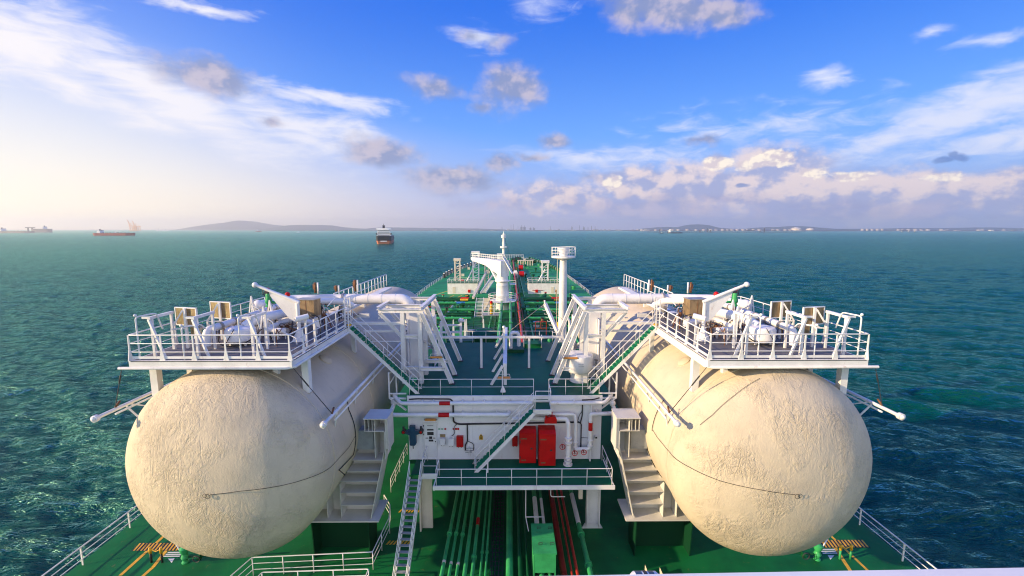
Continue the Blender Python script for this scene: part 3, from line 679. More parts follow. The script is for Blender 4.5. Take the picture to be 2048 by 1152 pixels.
# ============================================================ ROOF FURNITURE
lb = thing('pipe_bridge', 'white centre beam on raking legs running along the green roof', 'pipe bridge', (0.1, 29.1, RZ))
part('beam', MB().bb(-.03, .25, 29.0, 40.2, 10.6, 10.82), white, lb)
part('end_post', MB().bar((.13, 29.15, RZ), (.13, 29.15, 10.6), .22), white, lb)
for y in (29.1, 31.9, 35.1, 38.7): part('raking_leg', MB().bar((-.85, y, RZ), (-.05, y, 10.62), .18, .18), white, lb)
part('mast', MB().bar((.0, 32.6, 10.82), (.0, 32.6, 12.5), .17), white, lb)
part('pipe_cap', MB().ball((-.0, 32.6, 12.55), .13), white, lb)
cb = thing('cross_beam', 'long white horizontal beam on two posts spanning the green roof', 'beam', (0, 32.8, RZ))
part('beam', MB().bar((-5.6, 32.8, 11.72), (4.6, 32.8, 11.72), .15, .17), white, cb)
for x in (-1.75, 1.95): part('post', MB().bar((x, 32.8, RZ + .02), (x, 32.8, 11.63), .17), white, cb)
for x in (-5.0, 4.6): part('post', MB().bar((x, 32.8, RZ + .02), (x, 32.8, 11.63), .17), white, cb)
part('foot_plate', MB().box(-1.75, 32.8, RZ + .01, .35, .35, .018).box(1.95, 32.8, RZ + .01, .35, .35, .018), dark, cb)
g = thing('gooseneck_vent', 'short white gooseneck vent on a dark base behind the centre beam', 'vent', (.9, 37.4, RZ))
part('pipe', MB().path(bend([(.55, 37.4, RZ + .3), (.55, 37.4, RZ + 1.7), (1.25, 37.4, RZ + 1.7), (1.25, 37.4, RZ + .5)], .35), .17, 10), white, g)
part('base', MB().bb(.2, 1.7, 36.9, 37.9, RZ, RZ + .3), green_dark, g)
t = thing('roof_hatch', 'low green hatch with white handrails at the far edge of the roof', 'hatch', (2.4, 39.3, RZ))
part('coaming', MB().bb(1.75, 3.35, 38.6, 39.9, RZ, RZ + .35), green_deck, t)
part('handrail', MB().path(bend([(1.75, 38.6, RZ), (1.75, 38.6, RZ + 1.2)], .1), .05, 6).path([(3.35, 38.6, RZ), (3.35, 38.6, RZ + 1.2)], .05, 6), white, t)
t = thing('vent_drum', 'large white round mushroom vent under the right support tower', 'vent', (5.35, 29.6, RZ))
part('drum', MB().lathe(5.35, 29.9, [(.3, 10.0), (.92, 10.05), (1.0, 10.15), (1.0, 11.1), (.95, 11.22), (.4, 11.32)], 28), white, t)
part('pedestal', MB().lathe(5.35, 29.9, [(.62, RZ), (.62, RZ + .1), (.56, RZ + .12), (.56, 10.0)], 24), white, t)
part('handwheel', MB().torus((6.5, 29.5, 10.9), .12, .02, 'z').cyl((6.5, 29.5, RZ), (6.5, 29.5, 10.9), .03, n=6), dark, t)
tx = MB()
for j, w in enumerate((.32, .38)):
    for k in range(int(w / .045)):
        a_ = -1.72 + (k * .05); tx.box(5.35 + 1.006 * math.cos(a_), 29.9 + 1.006 * math.sin(a_), 10.75 - j * .14, .025, .008, .06, a_ + math.pi / 2)
part('stencil_mark', tx, greyp, t)
t = thing('floodlight', 'small white floodlight on a thin post at the roof edge', 'floodlight', (.25, 27.8, RZ))
part('post', MB().path(bend([(-.05, 27.8, RZ), (-.05, 27.8, 10.75), (-.3, 27.8, 10.75)], .1), .035, 6), white, t)
part('lamp_head', MB().path([(.0, 27.55, 9.75), (.0, 27.5, 9.45), (.0, 27.48, 9.35)], [.04, .17, .18], 10), white, t)
# side bracket frames where the fire mains turn the corner
for s, lab in ((-1, 'white bracket frame hanging off the left corner of the deckhouse'), (1, 'white bracket frame hanging off the right corner of the deckhouse')):
    t = thing('bracket_frame', lab, 'frame', (s * 6.9, 27.6, 8.6))
    x0 = 6.35
    m = MB().bar((s * 7.45, 27.4, 8.95), (s * 7.45, 27.4, 10.75), .09).bar((s * 7.1, 27.9, 8.95), (s * 7.1, 27.9, 10.75), .09)
    m.bar((s * 7.45, 27.4, 9.0), (s * x0, 27.3, 9.0), .09).bar((s * 7.45, 27.4, 9.3), (s * x0, 27.4, 9.3), .08).bar((s * 7.45, 27.4, 9.0), (s * x0, 27.3, 8.2), .1).bar((s * 7.45, 27.4, 10.7), (s * 7.1, 27.9, 10.7), .08)
    m.bar((s * 7.1, 27.9, 10.5), (s * 7.45, 27.4, 9.9), .05)
    part('frame', m, white, t)

# ============================================================ FRONT WALL FITTINGS
WY = HY - 0.03
def band(t, a, b, r): part('colour_band', MB().cyl(a, b, r + .008, n=14), red, t)
def clamp(t, p, r): part('clamp', MB().box(p[0], p[1] + .1, p[2], .07, .32, r * 2 + .1), white, t)
y0 = 26.85
t = thing('fire_main', 'upper white pipe with one red band crossing the top of the wall', 'pipe', (0, y0, 8.85))
part('pipe_run', MB().path(bend([(-7.2, 27.6, 9.1), (-6.6, y0, 8.85), (-6.2, y0, 8.85), (1.9, y0, 8.85)], .3), .12, 12), white, t)
part('pipe_run', MB().path(bend([(3.05, y0, 8.85), (6.6, y0, 8.85), (7.2, 27.6, 9.1)], .3), .12, 12), white, t)
band(t, (-4.1, y0, 8.85), (-3.4, y0, 8.85), .12)
for x in (-5.2, -4.5, -2.6, -1.2, .2, 4.6): clamp(t, (x, y0, 8.85), .12)
t = thing('fire_main', 'lower white pipe with one red band crossing the left of the wall', 'pipe', (-3, y0 - .1, 8.1))
part('pipe_run', MB().path(bend([(-7.3, 28.2, 8.9), (-7.2, 27.8, 8.6), (-7.3, 26.75, 8.12), (-6.6, 26.72, 8.12), (.4, 26.72, 8.12), (.4, 27.15, 8.12)], .3), .14, 12), white, t)
part('flange', MB().ball((-7.22, 27.6, 8.62), .24), white, t)
band(t, (-4.15, 26.72, 8.12), (-3.45, 26.72, 8.12), .14)
for x in (-2.6, -.4): clamp(t, (x, 26.75, 8.12), .14)
t = thing('fire_main', 'white pipe with a red band dropping down the right end of the wall', 'pipe', (5.9, 26.8, 5.6))
part('pipe_run', MB().path(bend([(7.2, 28.0, 8.7), (7.35, 26.85, 8.15), (5.9, 26.72, 8.15), (5.68, 26.72, 8.15), (5.68, 26.72, 5.75), (5.2, 26.72, 5.75), (4.7, 26.72, 5.75)], .3), .13, 12), white, t)
part('flange', MB().ball((7.22, 27.4, 8.6), .22), white, t)
band(t, (5.68, 26.72, 7.6), (5.68, 26.72, 7.05), .13)
for z in (6.35, 5.98): part('flange', MB().cyl((5.68, 26.72, z), (5.68, 26.72, z + .06), .2, n=14), white, t)
clamp(t, (6.1, 26.8, 8.15), .13)
t = thing('standpipe', 'stout white standpipe with flanges right of the red cabinets', 'pipe', (3.75, 26.5, 4.8))
part('pipe_run', MB().path(bend([(.6, 26.75, 7.82), (4.1, 26.75, 7.82), (4.22, 26.6, 7.6), (4.22, 26.5, 4.8)], .25), .14, 12), white, t)
for z, r in ((4.8, .3), (5.05, .26), (5.25, .24), (6.3, .25), (6.6, .24)): part('flange', MB().cyl((4.22, 26.5, z), (4.22, 26.5, z + .07), r, n=16), white, t)
part('valve_body', MB().cyl((4.22, 26.5, 5.5), (4.22, 26.5, 6.2), .19, n=14), white, t)
t = thing('standpipe', 'thinner white pipe behind the stout standpipe on the wall', 'pipe', (4.15, 26.85, 5.4))
part('pipe_run', MB().path(bend([(2.6, 26.95, 8.05), (4.68, 26.95, 8.05), (4.73, 26.85, 7.6), (4.73, 26.8, 5.6)], .25), .11, 12), white, t)
for z in (6.2, 5.85): part('flange', MB().cyl((4.73, 26.8, z), (4.73, 26.8, z + .05), .18, n=14), white, t)
for (x, z, lab) in ((3.82, 6.15, 'red handwheel left of the stout white standpipe'), (4.62, 5.72, 'red handwheel between the two white standpipes'), (5.2, 5.78, 'red handwheel at the foot of the right white pipe')):
    t = thing('valve_handwheel', lab, 'handwheel', (x, 26.3, z), 'red handwheels on the white standpipes')
    part('rim', MB().torus((x, 26.25, z), .17, .022, 'y', 18, 6), red, t)
    part('spoke', MB().bar((x - .17, 26.25, z), (x + .17, 26.25, z), .02).bar((x, 26.25, z - .17), (x, 26.25, z + .17), .02), red, t)
    part('stem', MB().cyl((x, 26.2, z), (x, 26.62, z), .03, n=8), dark, t)
t = thing('fire_valve_box', 'small red valve block on the pipes under the landing', 'valve', (2.75, 26.6, 7.7))
part('body', MB().prism([(2.68, 7.66), (3.45, 7.66), (3.45, 7.92), (3.36, 8.1), (2.95, 8.1), (2.68, 7.9)], 26.4, 26.7), red, t)
part('stem', MB().cyl((3.15, 26.5, 8.1), (3.15, 26.5, 8.4), .035, n=8), red, t); part('plug', MB().box(2.78, 26.5, 8.02, .12, .12, .24), red, t)
def cabinet(x0, x1, z0, z1, lab, yf):
    t = thing('fire_cabinet', lab, 'cabinet', ((x0 + x1) / 2, 26.9, z0))
    part('body', MB().prism([(27.12, z0), (27.12, z1), (yf + .25, z1), (yf, z1 - .16), (yf, z0)], x0, x1, 'x'), red, t)
    t = part('door', MB().bb(x0 + .04, x1 - .04, yf - .035, yf - .002, z0 + .04, z1 - .24), red, t)
    part('hinge', MB().cyl((x0 + .06, yf - .05, z0 + .3), (x0 + .06, yf - .05, z0 + .5), .02, n=6).cyl((x0 + .06, yf - .05, z1 - .8), (x0 + .06, yf - .05, z1 - .6), .02, n=6), dark, t)
    part('handle', MB().box(x1 - .3, yf - .06, z0 + (z1 - z0) * .47, .12, .04, .1), dark, t)
    m = MB()
    for i, (zz, w) in enumerate(((z1 - .5, .4), (z0 + .22, .3))): m.box(x0 + .28, yf - .04, zz, w, .008, .09)
    part('name_plate', m, rusty, t)
cabinet(1.06, 2.14, 5.0, 7.18, 'left of the two tall red fire cabinets on the white wall', 26.35)
cabinet(2.3, 3.38, 4.93, 7.22, 'right of the two tall red fire cabinets on the white wall', 26.15)
def small_box(name, lab, x, z, w, h, mat, cat='box', d=.22):
    t = thing(name, lab, cat, (x, 27.0, z - h / 2))
    part('body', MB().box(x, WY - d / 2 - .005, z, w, d, h), mat, t)
    part('cover', MB().box(x, WY - d - .02, z, w - .05, .02, h - .06), mat, t)
    part('cable_gland', MB().cyl((x - w / 4, WY - d / 2, z - h / 2 - .1), (x - w / 4, WY - d / 2, z - h / 2), .02, n=6).cyl((x + w / 4, WY - d / 2, z - h / 2 - .1), (x + w / 4, WY - d / 2, z - h / 2), .02, n=6), black, t)
    return t
small_box('alarm_box', 'small red box on the wall between the white boxes and the stairs', -2.84, 6.15, .44, .72, red)
small_box('alarm_box', 'small red box on the wall just left of the tall red cabinets', .78, 6.15, .36, .62, red)
small_box('socket_box', 'white box under a brown plate beside the wall door', -3.98, 6.15, .34, .46, white)
part('brown_plate', MB().box(-3.98, WY - .03, 6.5, .34, .04, .18), brown, bpy.data.objects['socket_box'])
small_box('telephone_box', 'rounded white box between the door-side box and the red box', -3.42, 6.12, .38, .5, white)
part('hood', MB().path([(-3.62, WY - .12, 6.15), (-3.6, WY - .12, 6.42), (-3.42, WY - .12, 6.5), (-3.24, WY - .12, 6.42), (-3.22, WY - .12, 6.15)], .035, 6), white, bpy.data.objects['telephone_box'])
t = None
door = part('door', MB().bb(-5.2, -4.39, WY - .045, WY - .005, 5.05, 7.37), white, dh, 'grey-white steel door with dark sign plates'); t = door
part('door_frame', MB().bb(-5.25, -5.21, WY - .05, WY, 5.0, 7.42).bb(-4.38, -4.34, WY - .05, WY, 5.0, 7.42).bb(-5.21, -4.38, WY - .05, WY, 7.38, 7.42), whiteb, t)
m = MB(); yy = WY - .052
for cx, cz, w, h in ((-4.78, 7.2, .4, .03), (-4.78, 6.92, .42, .1), (-4.78, 6.66, .42, .22), (-4.77, 6.37, .2, .17), (-4.75, 6.17, .3, .13)): m.box(cx, yy, cz, w, .01, h)
part('sign_plate', m, dark, t)
part('door_handle', MB().bar((-5.1, yy - .02, 6.35), (-4.92, yy - .02, 6.35), .035).bar((-4.62, yy - .02, 6.35), (-4.46, yy - .02, 6.35), .035).box(-4.46, yy - .01, 6.1, .05, .03, .06), dark, t)
part('hinge', MB().box(-5.22, yy, 7.2, .05, .05, .09).box(-5.22, yy, 6.6, .05, .05, .09).box(-5.22, yy, 5.25, .05, .05, .09), dark, t)
m = MB()
def sign(name, lab, x, z, mats):
    t = thing(name, lab, 'sign', (x, WY, z))
    for dx, w, h, mt in mats: part('plate', MB().box(x + dx, WY - .008, z, w, .012, h), mt, t)
green_s = mk('sign_green', (.01, .30, .12), .5)
sign('safety_sign', 'two tiny green and one red safety stickers above the white box', -4.0, 6.95, ((-.2, .14, .07, green_s), (0, .14, .07, green_s), (.2, .12, .11, red)))
sign('safety_sign', 'pair of small red and white fire signs above the red box', -3.1, 6.95, ((-.17, .09, .1, red), (.0, .12, .13, red), (.15, .12, .13, red)))
t = thing('warning_sign', 'yellow label with a black triangle on the white wall', 'sign', (-1.45, WY, 6.4))
part('plate', MB().prism([(-1.58, 6.2), (-1.33, 6.2), (-1.33, 6.42), (-1.455, 6.62), (-1.58, 6.42)], WY - .014, WY - .003), yellow, t)
part('triangle', MB().prism([(-1.53, 6.43), (-1.38, 6.43), (-1.455, 6.56)], WY - .022, WY - .016).box(-1.455, WY - .019, 6.35, .16, .008, .03).box(-1.455, WY - .019, 6.28, .16, .008, .03), black, t)
t = thing('shore_connection', 'dark blue valve manifold with two side ports on the wall corner', 'valve', (-5.95, 26.8, 5.95))
part('body', MB().prism([(-6.07, 7.32), (-5.72, 7.32), (-5.72, 7.05), (-5.35, 6.95), (-5.35, 6.85), (-5.66, 6.72), (-5.66, 6.1), (-5.75, 6.0), (-6.03, 6.0), (-6.08, 6.1), (-6.08, 6.72), (-6.42, 6.85), (-6.42, 6.95), (-6.07, 7.05)], 26.75, 27.0), navy, t)
part('port', MB().cyl((-6.45, 26.7, 6.95), (-6.45, 27.0, 6.95), .14, n=12).cyl((-6.45, 26.8, 7.08), (-6.45, 26.8, 7.3), .07, n=8), dark, t)
part('port', MB().cyl((-5.32, 26.7, 6.95), (-5.32, 27.0, 6.95), .14, n=12).cyl((-5.32, 26.8, 7.08), (-5.32, 26.8, 7.3), .07, n=8), dark, t)
part('port_cap', MB().cyl((-6.45, 26.67, 6.95), (-6.45, 26.695, 6.95), .08, n=12).cyl((-5.32, 26.67, 6.95), (-5.32, 26.695, 6.95), .08, n=12), red, t)
part('stem', MB().cyl((-5.88, 26.85, 5.75), (-5.88, 26.85, 6.0), .03, n=6), dark, t)
m = MB(); yc = 27.12
def cb_(pts, r=.035): m.path(bend([(x, yc, z) for x, z in pts], .15, 3), r, 6)
cb_([(-6.1, 9.02), (-5.6, 9.06), (-3.4, 9.04), (-3.25, 8.85), (-3.25, 7.45), (-2.9, 7.3), (-2.0, 7.32), (1.2, 7.36), (5.0, 7.42)], .055)
cb_([(-3.0, 7.32), (-3.22, 7.15), (-3.2, 6.6), (-3.45, 6.45)], .022); cb_([(-2.35, 7.32), (-2.35, 6.1), (-2.5, 5.85), (-2.5, 5.5)], .045); cb_([(-2.3, 6.1), (-1.95, 5.95), (-1.95, 5.5)], .022)
cb_([(5.0, 7.42), (5.15, 7.3), (5.15, 5.5)], .04); cb_([(5.1, 7.4), (5.2, 7.9), (5.2, 8.7)], .04); cb_([(4.9, 7.45), (5.0, 7.9), (5.2, 8.2)], .02); cb_([(5.15, 8.95), (5.9, 8.98), (6.3, 9.1)], .05)
cb_([(5.16, 6.35), (5.85, 6.3)], .015)
solo('wiring_run', m, black, 'black bundled wiring running along the white front wall', 'cable')
t = thing('junction_rack', 'tiny rack of cable plugs low on the wall left of the stairs', 'socket', (-2.25, 27.0, 5.2))
part('rail', MB().bar((-2.25, WY - .05, 5.15), (-2.25, WY - .05, 5.75), .05), white, t)
part('plug', MB().bar((-2.55, WY - .05, 5.62), (-1.95, WY - .05, 5.62), .03).bar((-2.55, WY - .05, 5.46), (-1.95, WY - .05, 5.46), .03).bar((-2.5, WY - .05, 5.34), (-2.05, WY - .05, 5.34), .03), greyp, t)
t = thing('floodlight', 'small dark floodlight standing at the foot of the wall left of the stairs', 'floodlight', (-1.75, 26.7, 4.8))
part('lamp_head', MB().path([(-1.8, 26.7, 5.2), (-1.8, 26.6, 5.0), (-1.8, 26.5, 4.86)], [.05, .1, .2], 12), steel, t); part('bracket', MB().bar((-1.8, 26.7, 4.8), (-1.8, 26.7, 5.3), .06), dark, t)
t = thing('instrument', 'small square pressure gauge on the right end of the wall', 'gauge', (6.0, 27.0, 6.3))
part('case', MB().box(6.12, 27.02, 6.42, .2, .12, .2), white, t); part('dial', MB().box(6.12, 26.95, 6.42, .12, .01, .12), dark, t)
# ============================================================ TANK PLATFORMS
F = 13.85
SIDE = {-1: 'left', 1: 'right'}
ORD = 'first second third fourth fifth sixth seventh eighth ninth tenth eleventh twelfth thirteenth fourteenth fifteenth sixteenth'.split()
def platform(s):
    sd = SIDE[s]; q = lambda x, y, z: (s * x, y, z)
    t = thing('tank_platform', 'white edged grating platform standing on the %s fuel tank' % sd, 'platform', (s * 13.6, 20, 13.4))
    part('grating', MB().prism([(s * 9.95, 20.05), (s * 17.4, 20.05), (s * 17.4, 31.5), (s * 10.6, 31.5), (s * 10.6, 28.0), (s * 9.95, 28.0)], F - .06, F, 'z'), grate, t)
    for a, b, h in (((9.85, 19.98), (17.5, 19.98), .34), ((9.88, 20.0), (9.88, 28.05), .34), ((17.46, 20.1), (17.46, 31.5), .3), ((9.9, 31.55), (17.5, 31.55), .3)):
        part('edge_beam', MB().bar(q(a[0], a[1], F - .17), q(b[0], b[1], F - .17), .09, h), white, t)
    part('edge_pipe', MB().path([q(18.0, 19.93, F - .36), q(10.1, 19.9, F - .36), q(9.8, 20.1, F - .36), q(9.78, 27.9, F - .36)], .07, 8), white, t)
    part('toe_board', MB().bar(q(9.95, 20.03, F + .13), q(17.4, 20.03, F + .13), .02, .12).bar(q(9.94, 20.1, F + .13), q(9.94, 27.0, F + .13), .02, .12), white, t)
    part('edge_gap', MB().bar(q(9.95, 19.925, F - .03), q(17.4, 19.925, F - .03), .012, .03).bar(q(9.825, 20.1, F - .03), q(9.825, 27.9, F - .03), .012, .03), dark, t)  # dark strip drawn as the gap line along the platform edge
    for x in (11.5, 13.6, 15.7): part('under_beam', MB().bar(q(x, 20.1, F - .22), q(x, 31.4, F - .22), .14, .28), white, t)
    for y in (22.5, 25.5, 28.5): part('under_beam', MB().bar(q(10, y, F - .18), q(17.4, y, F - .18), .1, .2), white, t)
    for x, y in ((9.98, 21.6), (11.4, 21.4), (17.05, 20.85), (16.1, 21.9), (10.05, 28.6), (16.9, 28), (13.6, 24.5)):
        zz = TZ + math.sqrt(max(0.1, TR ** 2 - (x - TX) ** 2)) - .06; w = .34 if (x < 10 or x > 17) else .26
        part('leg', MB().bar(q(x, y, zz), q(x, y, F - .30), w, w), white, t)
    railing('platform_railing', 'white gusseted railing round the %s tank platform' % sd, [(s * 9.95, 27.0, F), (s * 9.95, 20.0, F), (s * 17.45, 20.0, F), (s * 17.45, 31.5, F), (s * 13.2, 31.5, F)], h=1.22, sp=1.42, nr=3, r=.026, post='gusset')
    railing('walkway_railing', 'white rail climbing the top of the %s tank beyond the platform' % sd, [(s * 13.0, 33, F), (s * 13.0, 47.3, F)], h=1.25, sp=1.0, nr=2, r=.035, post='round')
    solo('tank_walkway', MB().bb(s * 12.2, s * 12.95, 31.7, 46.5, F - .25, F - .05).bb(s * 12.4, s * 12.8, 38, 38.3, 13.1, F - .26).bb(s * 12.4, s * 12.8, 44, 44.3, 13.0, F - .26), white, 'narrow white walkway along the crown of the %s tank behind the platform' % sd, 'walkway')
    # bent gate rail at the stair head
    t = thing('stair_gate', 'tall white gate frame at the head of the %s stairs' % sd, 'gate', (s * 9.9, 27.3, F))
    m = MB()
    for x, y in ((9.95, 27.0), (9.95, 28.0), (10.3, 28.0), (9.75, 27.05)): m.bar(q(x, y, F - .2), q(x, y, F + 1.75), .06)
    for z in (.4, .8, 1.2, 1.7): m.bar(q(9.95, 27.0, F + z), q(9.75, 27.05, F + z), .03).bar(q(9.95, 28.0, F + z), q(10.3, 28.0, F + z), .03)
    m.path(bend([q(9.95, 27, F + 1.75), q(10.3, 26.6, F + 1.95), q(10.4, 25.6, F + 1.6)], .2), .025, 6)
    part('frame', m, white, t)
    solo('step_light', MB().box(s * 9.75, 27.15, F + .12, .22, .2, .12), yellow, 'small yellow marker box at the head of the %s stairs' % sd, 'light')
    # boards
    for (x, y, nm) in ((16.35, 22.3, 'nearer'), (15.75, 24.1, 'farther')):
        t = thing('shield_board', '%s of two square brown boards on white posts on the %s platform' % (nm, sd), 'board', (s * x, y, F), 'brown boards on the tank platforms')
        a = s * .22
        part('board', MB().box(s * x, y, 15.5, 1.28, .05, .86, a), brown, t)
        fr = MB()
        for dx, dz, w, h in ((-.65, 0, .05, .92), (.65, 0, .05, .92), (0, .455, 1.35, .05), (0, -.455, 1.35, .05)):
            fr.box(s * x + dx * math.cos(a), y + dx * math.sin(a), 15.5 + dz, w, .09, h, a)
        part('frame', fr, white, t)
        part('post', MB().bar(q(x - .02, y - .12, F), q(x - .02, y - .12, 15.95), .11), white, t)
        part('brace', MB().bar(q(x + .05, y - .16, 15.85), q(x + .62, y - .3, 14.9), .07).bar(q(x + .62, y - .3, 14.9), q(x, y - .16, 14.9), .06).bar(q(x + .6, y - .3, F), q(x + .6, y - .3, 14.9), .07), white, t)
    # A stands
    for k, x in enumerate((16.85, 14.75, 12.05)):
        t = thing('pipe_stand', '%s white triangular pipe stand at the near rail of the %s platform' % (('outermost', 'middle', 'innermost')[k], sd), 'stand', (s * x, 20.8, F))
        part('post', MB().bar(q(x, 20.7, F), q(x, 20.7, 15.69), .11), white, t); part('post', MB().bar(q(x + .05, 22.0, F), q(x + .05, 22.0, 15.69), .1), white, t)
        part('raking_leg', MB().bar(q(x + .05, 20.6, 15.7), q(x - .68, 20.45, F), .10), white, t)
        part('cap_beam', MB().bar(q(x, 20.55, 15.76), q(x + .05, 22.1, 15.76), .13).bar(q(x + .42, 20.7, 15.76), q(x - .05, 20.7, 15.76), .1), white, t)
        t = thing('vent_pipe', '%s thin white bent vent pipe rising at the near rail of the %s platform' % (('outermost', 'middle', 'innermost')[k], sd), 'pipe', (s * (x + .3), 20.2, F - .4))
        part('pipe_run', MB().path(bend([q(x + .28, 20.15, F - .45), q(x + .28, 20.15, 15.9 if k != 1 else 15.4), q(x - .1, 20.9, 15.95 if k != 1 else 15.4), q(x - .1, 21.2, 15.1)], .15), .035, 8), white, t)
        part('cap', MB().ball(q(x + .28, 20.15, 15.98 if k != 1 else 15.48), .07), white, t)
    # vessel with man-way pipe
    t = thing('knockout_drum', 'fat white drum strapped with a dark hose on the %s platform' % sd, 'vessel', (s * 14.0, 22.9, F))
    part('shell', MB().lathe(s * 14.0, 22.9, [(.2, F + .12), (.62, F + .16), (.74, F + .3), (.74, F + .82), (.66, F + .93), (.3, F + 1.0)], 24), insul, t)
    part('outlet_pipe', MB().path(bend([q(13.9, 23.1, F + .9), q(13.5, 23.6, 15.1), q(12.9, 24.4, 15.15), q(12.6, 26, 15.1)], .4), .27, 12), insul, t)
    part('hose', MB().path(bend([q(14.85, 22.5, F + .9), q(14.8, 22.2, F + .2), q(14.0, 22.05, F + .06), q(13.2, 22.2, F + .3), q(12.7, 22.6, F + .9)], .35), .03, 6).path([q(13.85, 22.14, F + 1.0), q(14.2, 22.12, F + .45), q(14.4, 22.1, F + .1)], .02, 5), black, t)
    for k in range(3): part('foot', MB().bar(q(13.6 + .4 * k, 22.6 + .25 * (k % 2), F), q(13.6 + .4 * k, 22.6 + .25 * (k % 2), F + .2), .09), white, t)
    # long insulated pipes
    t = thing('insulated_pipe', 'long white insulated pipe running forward across the %s platform' % sd, 'pipe', (s * 15.0, 26, 14.6))
    part('pipe_run', MB().path(bend([q(15.1, 21.8, F + .2), q(15.1, 21.9, 14.85), q(15.0, 31.3, 14.9)], .3), .19, 12), insul, t)
    for y in (22.8, 24.0, 25.3, 26.8, 28.2, 29.6): part('joint_band', MB().cyl(q(15.04, y, 14.87), q(15.04, y + .1, 14.87), .23, n=12), steel, t)
    for y in (23.4, 26.2, 29.0): part('support', MB().bar(q(15.05, y, F), q(15.05, y, 14.7), .1), white, t)
    t = thing('insulated_pipe', 'wide white insulated header crossing the far part of the %s platform' % sd, 'pipe', (s * 13.6, 31, 14.6))
    part('pipe_run', MB().path(bend([q(15.9, 28.3, 15.05), q(15.2, 30.9, 15.0), q(13.6, 31.0, 15.0), q(12.6, 32.0, 14.9), q(11.95, 32, 14.87)], .5, 6), .32, 16), insul, t)
    part('pipe_run', MB().path(bend([q(12.6, 26.0, 15.1), q(12.9, 29.4, 15.1), q(11.4, 30.6, 14.9), q(10.9, 31.0, 14.5)], .5), .24, 12), insul, t)
    for x in (14.9, 13.9): part('support', MB().bar(q(x, 31, F), q(x, 31, 14.75), .12), white, t)
    part('elbow_cap', MB().ball(q(15.95, 28.1, 15.05), .37, 14), insul, t)
    t = thing('insulated_pipe', 'short white branch pipe with elbows in the middle of the %s platform' % sd, 'pipe', (s * 13.4, 25, 14.2))
    part('pipe_run', MB().path(bend([q(14.4, 24.6, F + .1), q(14.4, 24.6, 14.7), q(13.5, 25.6, 14.7), q(11.3, 25.4, 14.5), q(10.7, 24.9, 14.5)], .3), .17, 12), insul, t)
    part('pipe_run', MB().path(bend([q(11.8, 23.2, 14.5), q(12.9, 23.3, 14.55), q(12.9, 25.0, 14.6), q(12.2, 27.6, 14.6)], .3), .16, 12), insul, t)
    part('pipe_run', MB().path(bend([q(13.1, 27.0, F + .1), q(13.1, 27.0, 14.9), q(13.8, 28.8, 14.95), q(14.2, 30.4, 14.6)], .3), .2, 12), insul, t)
    for p in ((12.9, 24.2, 14.57), (12.6, 26.2, 14.6), (14.0, 25.1, 14.7)): part('flange', MB().cyl(q(p[0] - .04, p[1], p[2]), q(p[0] + .04, p[1], p[2]), .26, n=12), steel, t)
    # cabinet
    t = thing('instrument_cabinet', 'boxy brown steel cabinet on legs on the %s platform' % sd, 'cabinet', (s * 11.85, 26.2, F))
    part('body', MB().box(s * 11.85, 26.3, 15.25, 1.12, .75, 1.0, s * .12), brown, t)
    part('top_flange', MB().box(s * 11.85, 26.3, 15.775, 1.2, .82, .04, s * .12), steel, t)
    part('door_seam', MB().box(s * 11.85, 25.92, 15.25, .03, .02, .95, s * .12), rusty, t)
    for dx, dy in ((-.5, -.3), (.5, -.3), (-.5, .3), (.5, .3)): part('leg', MB().bar((s * 11.85 + dx, 26.3 + dy, F), (s * 11.85 + dx, 26.3 + dy, 14.74), .06), white, t)
    # jib crane
    t = thing('jib_crane', 'white jib crane arm with a triangular plate on the %s platform' % sd, 'crane', (s * 11.25, 23.7, F))
    part('mast', MB().cyl(q(11.25, 23.7, F + .3), q(11.25, 23.7, 16.0), .1, n=10), white, t)
    part('mast_foot', MB().lathe(s * 11.25, 23.7, [(.42, F), (.4, F + .04), (.12, F + .6), (.1, F + .75)], 8), white, t)
    part('arm', MB().cyl(q(11.15, 23.7, 15.98), q(13.45, 23.7, 16.95), .11, .08, n=10), white, t)
    part('gusset_plate', MB().prism([(s * 11.3, 15.95), (s * 12.75, 16.55), (s * 12.7, 16.35), (s * 11.75, 15.1), (s * 11.3, 14.85)], 23.68, 23.72), white, t)
    part('arm_end', MB().ball(q(13.5, 23.7, 16.97), .15), white, t)
    part('hook', MB().path(bend([q(13.1, 23.7, 16.75), q(13.1, 23.7, 16.45), q(13.0, 23.7, 16.35)], .05), .025, 6), dark, t)
    part('trolley', MB().box(s * 12.9, 23.7, 16.55, .2, .14, .12).cyl(q(12.75, 23.7, 16.5), q(12.72, 23.7, 16.05), .012, n=5), dark, t)
    # safety valve
    t = thing('safety_valve', 'tall green safety valve with a red cap on the %s platform' % sd, 'valve', (s * 14.1, 26, F))
    part('riser', MB().cyl(q(14.1, 26, F), q(14.1, 26, 15.35), .11, n=10).cyl(q(14.1, 26, 14.8), q(14.1, 26, 14.9), .2, n=12), rusty, t)
    part('bonnet', MB().lathe(s * 14.1, 26, [(.2, 15.35), (.2, 15.42), (.13, 15.5), (.2, 15.6), (.2, 15.75), (.14, 15.9), (.16, 16.05), (.1, 16.2)], 14), green_pipe, t)
    part('side_arm', MB().cyl(q(14.1, 26, 15.6), q(13.2, 26.05, 15.62), .08, n=8), green_pipe, t)
    part('cap', MB().lathe(s * 14.1, 26, [(.09, 16.2), (.13, 16.24), (.12, 16.42), (.06, 16.5)], 12), red, t)
    t = thing('safety_valve', 'shorter red-capped valve beside the jib plate on the %s platform' % sd, 'valve', (s * 13.35, 26.8, F))
    part('riser', MB().cyl(q(13.35, 26.8, F), q(13.35, 26.8, 15.5), .08, n=8), white, t)
    part('bonnet', MB().lathe(s * 13.35, 26.8, [(.15, 15.45), (.1, 15.6), (.14, 15.7), (.08, 15.85)], 12), yellow, t)
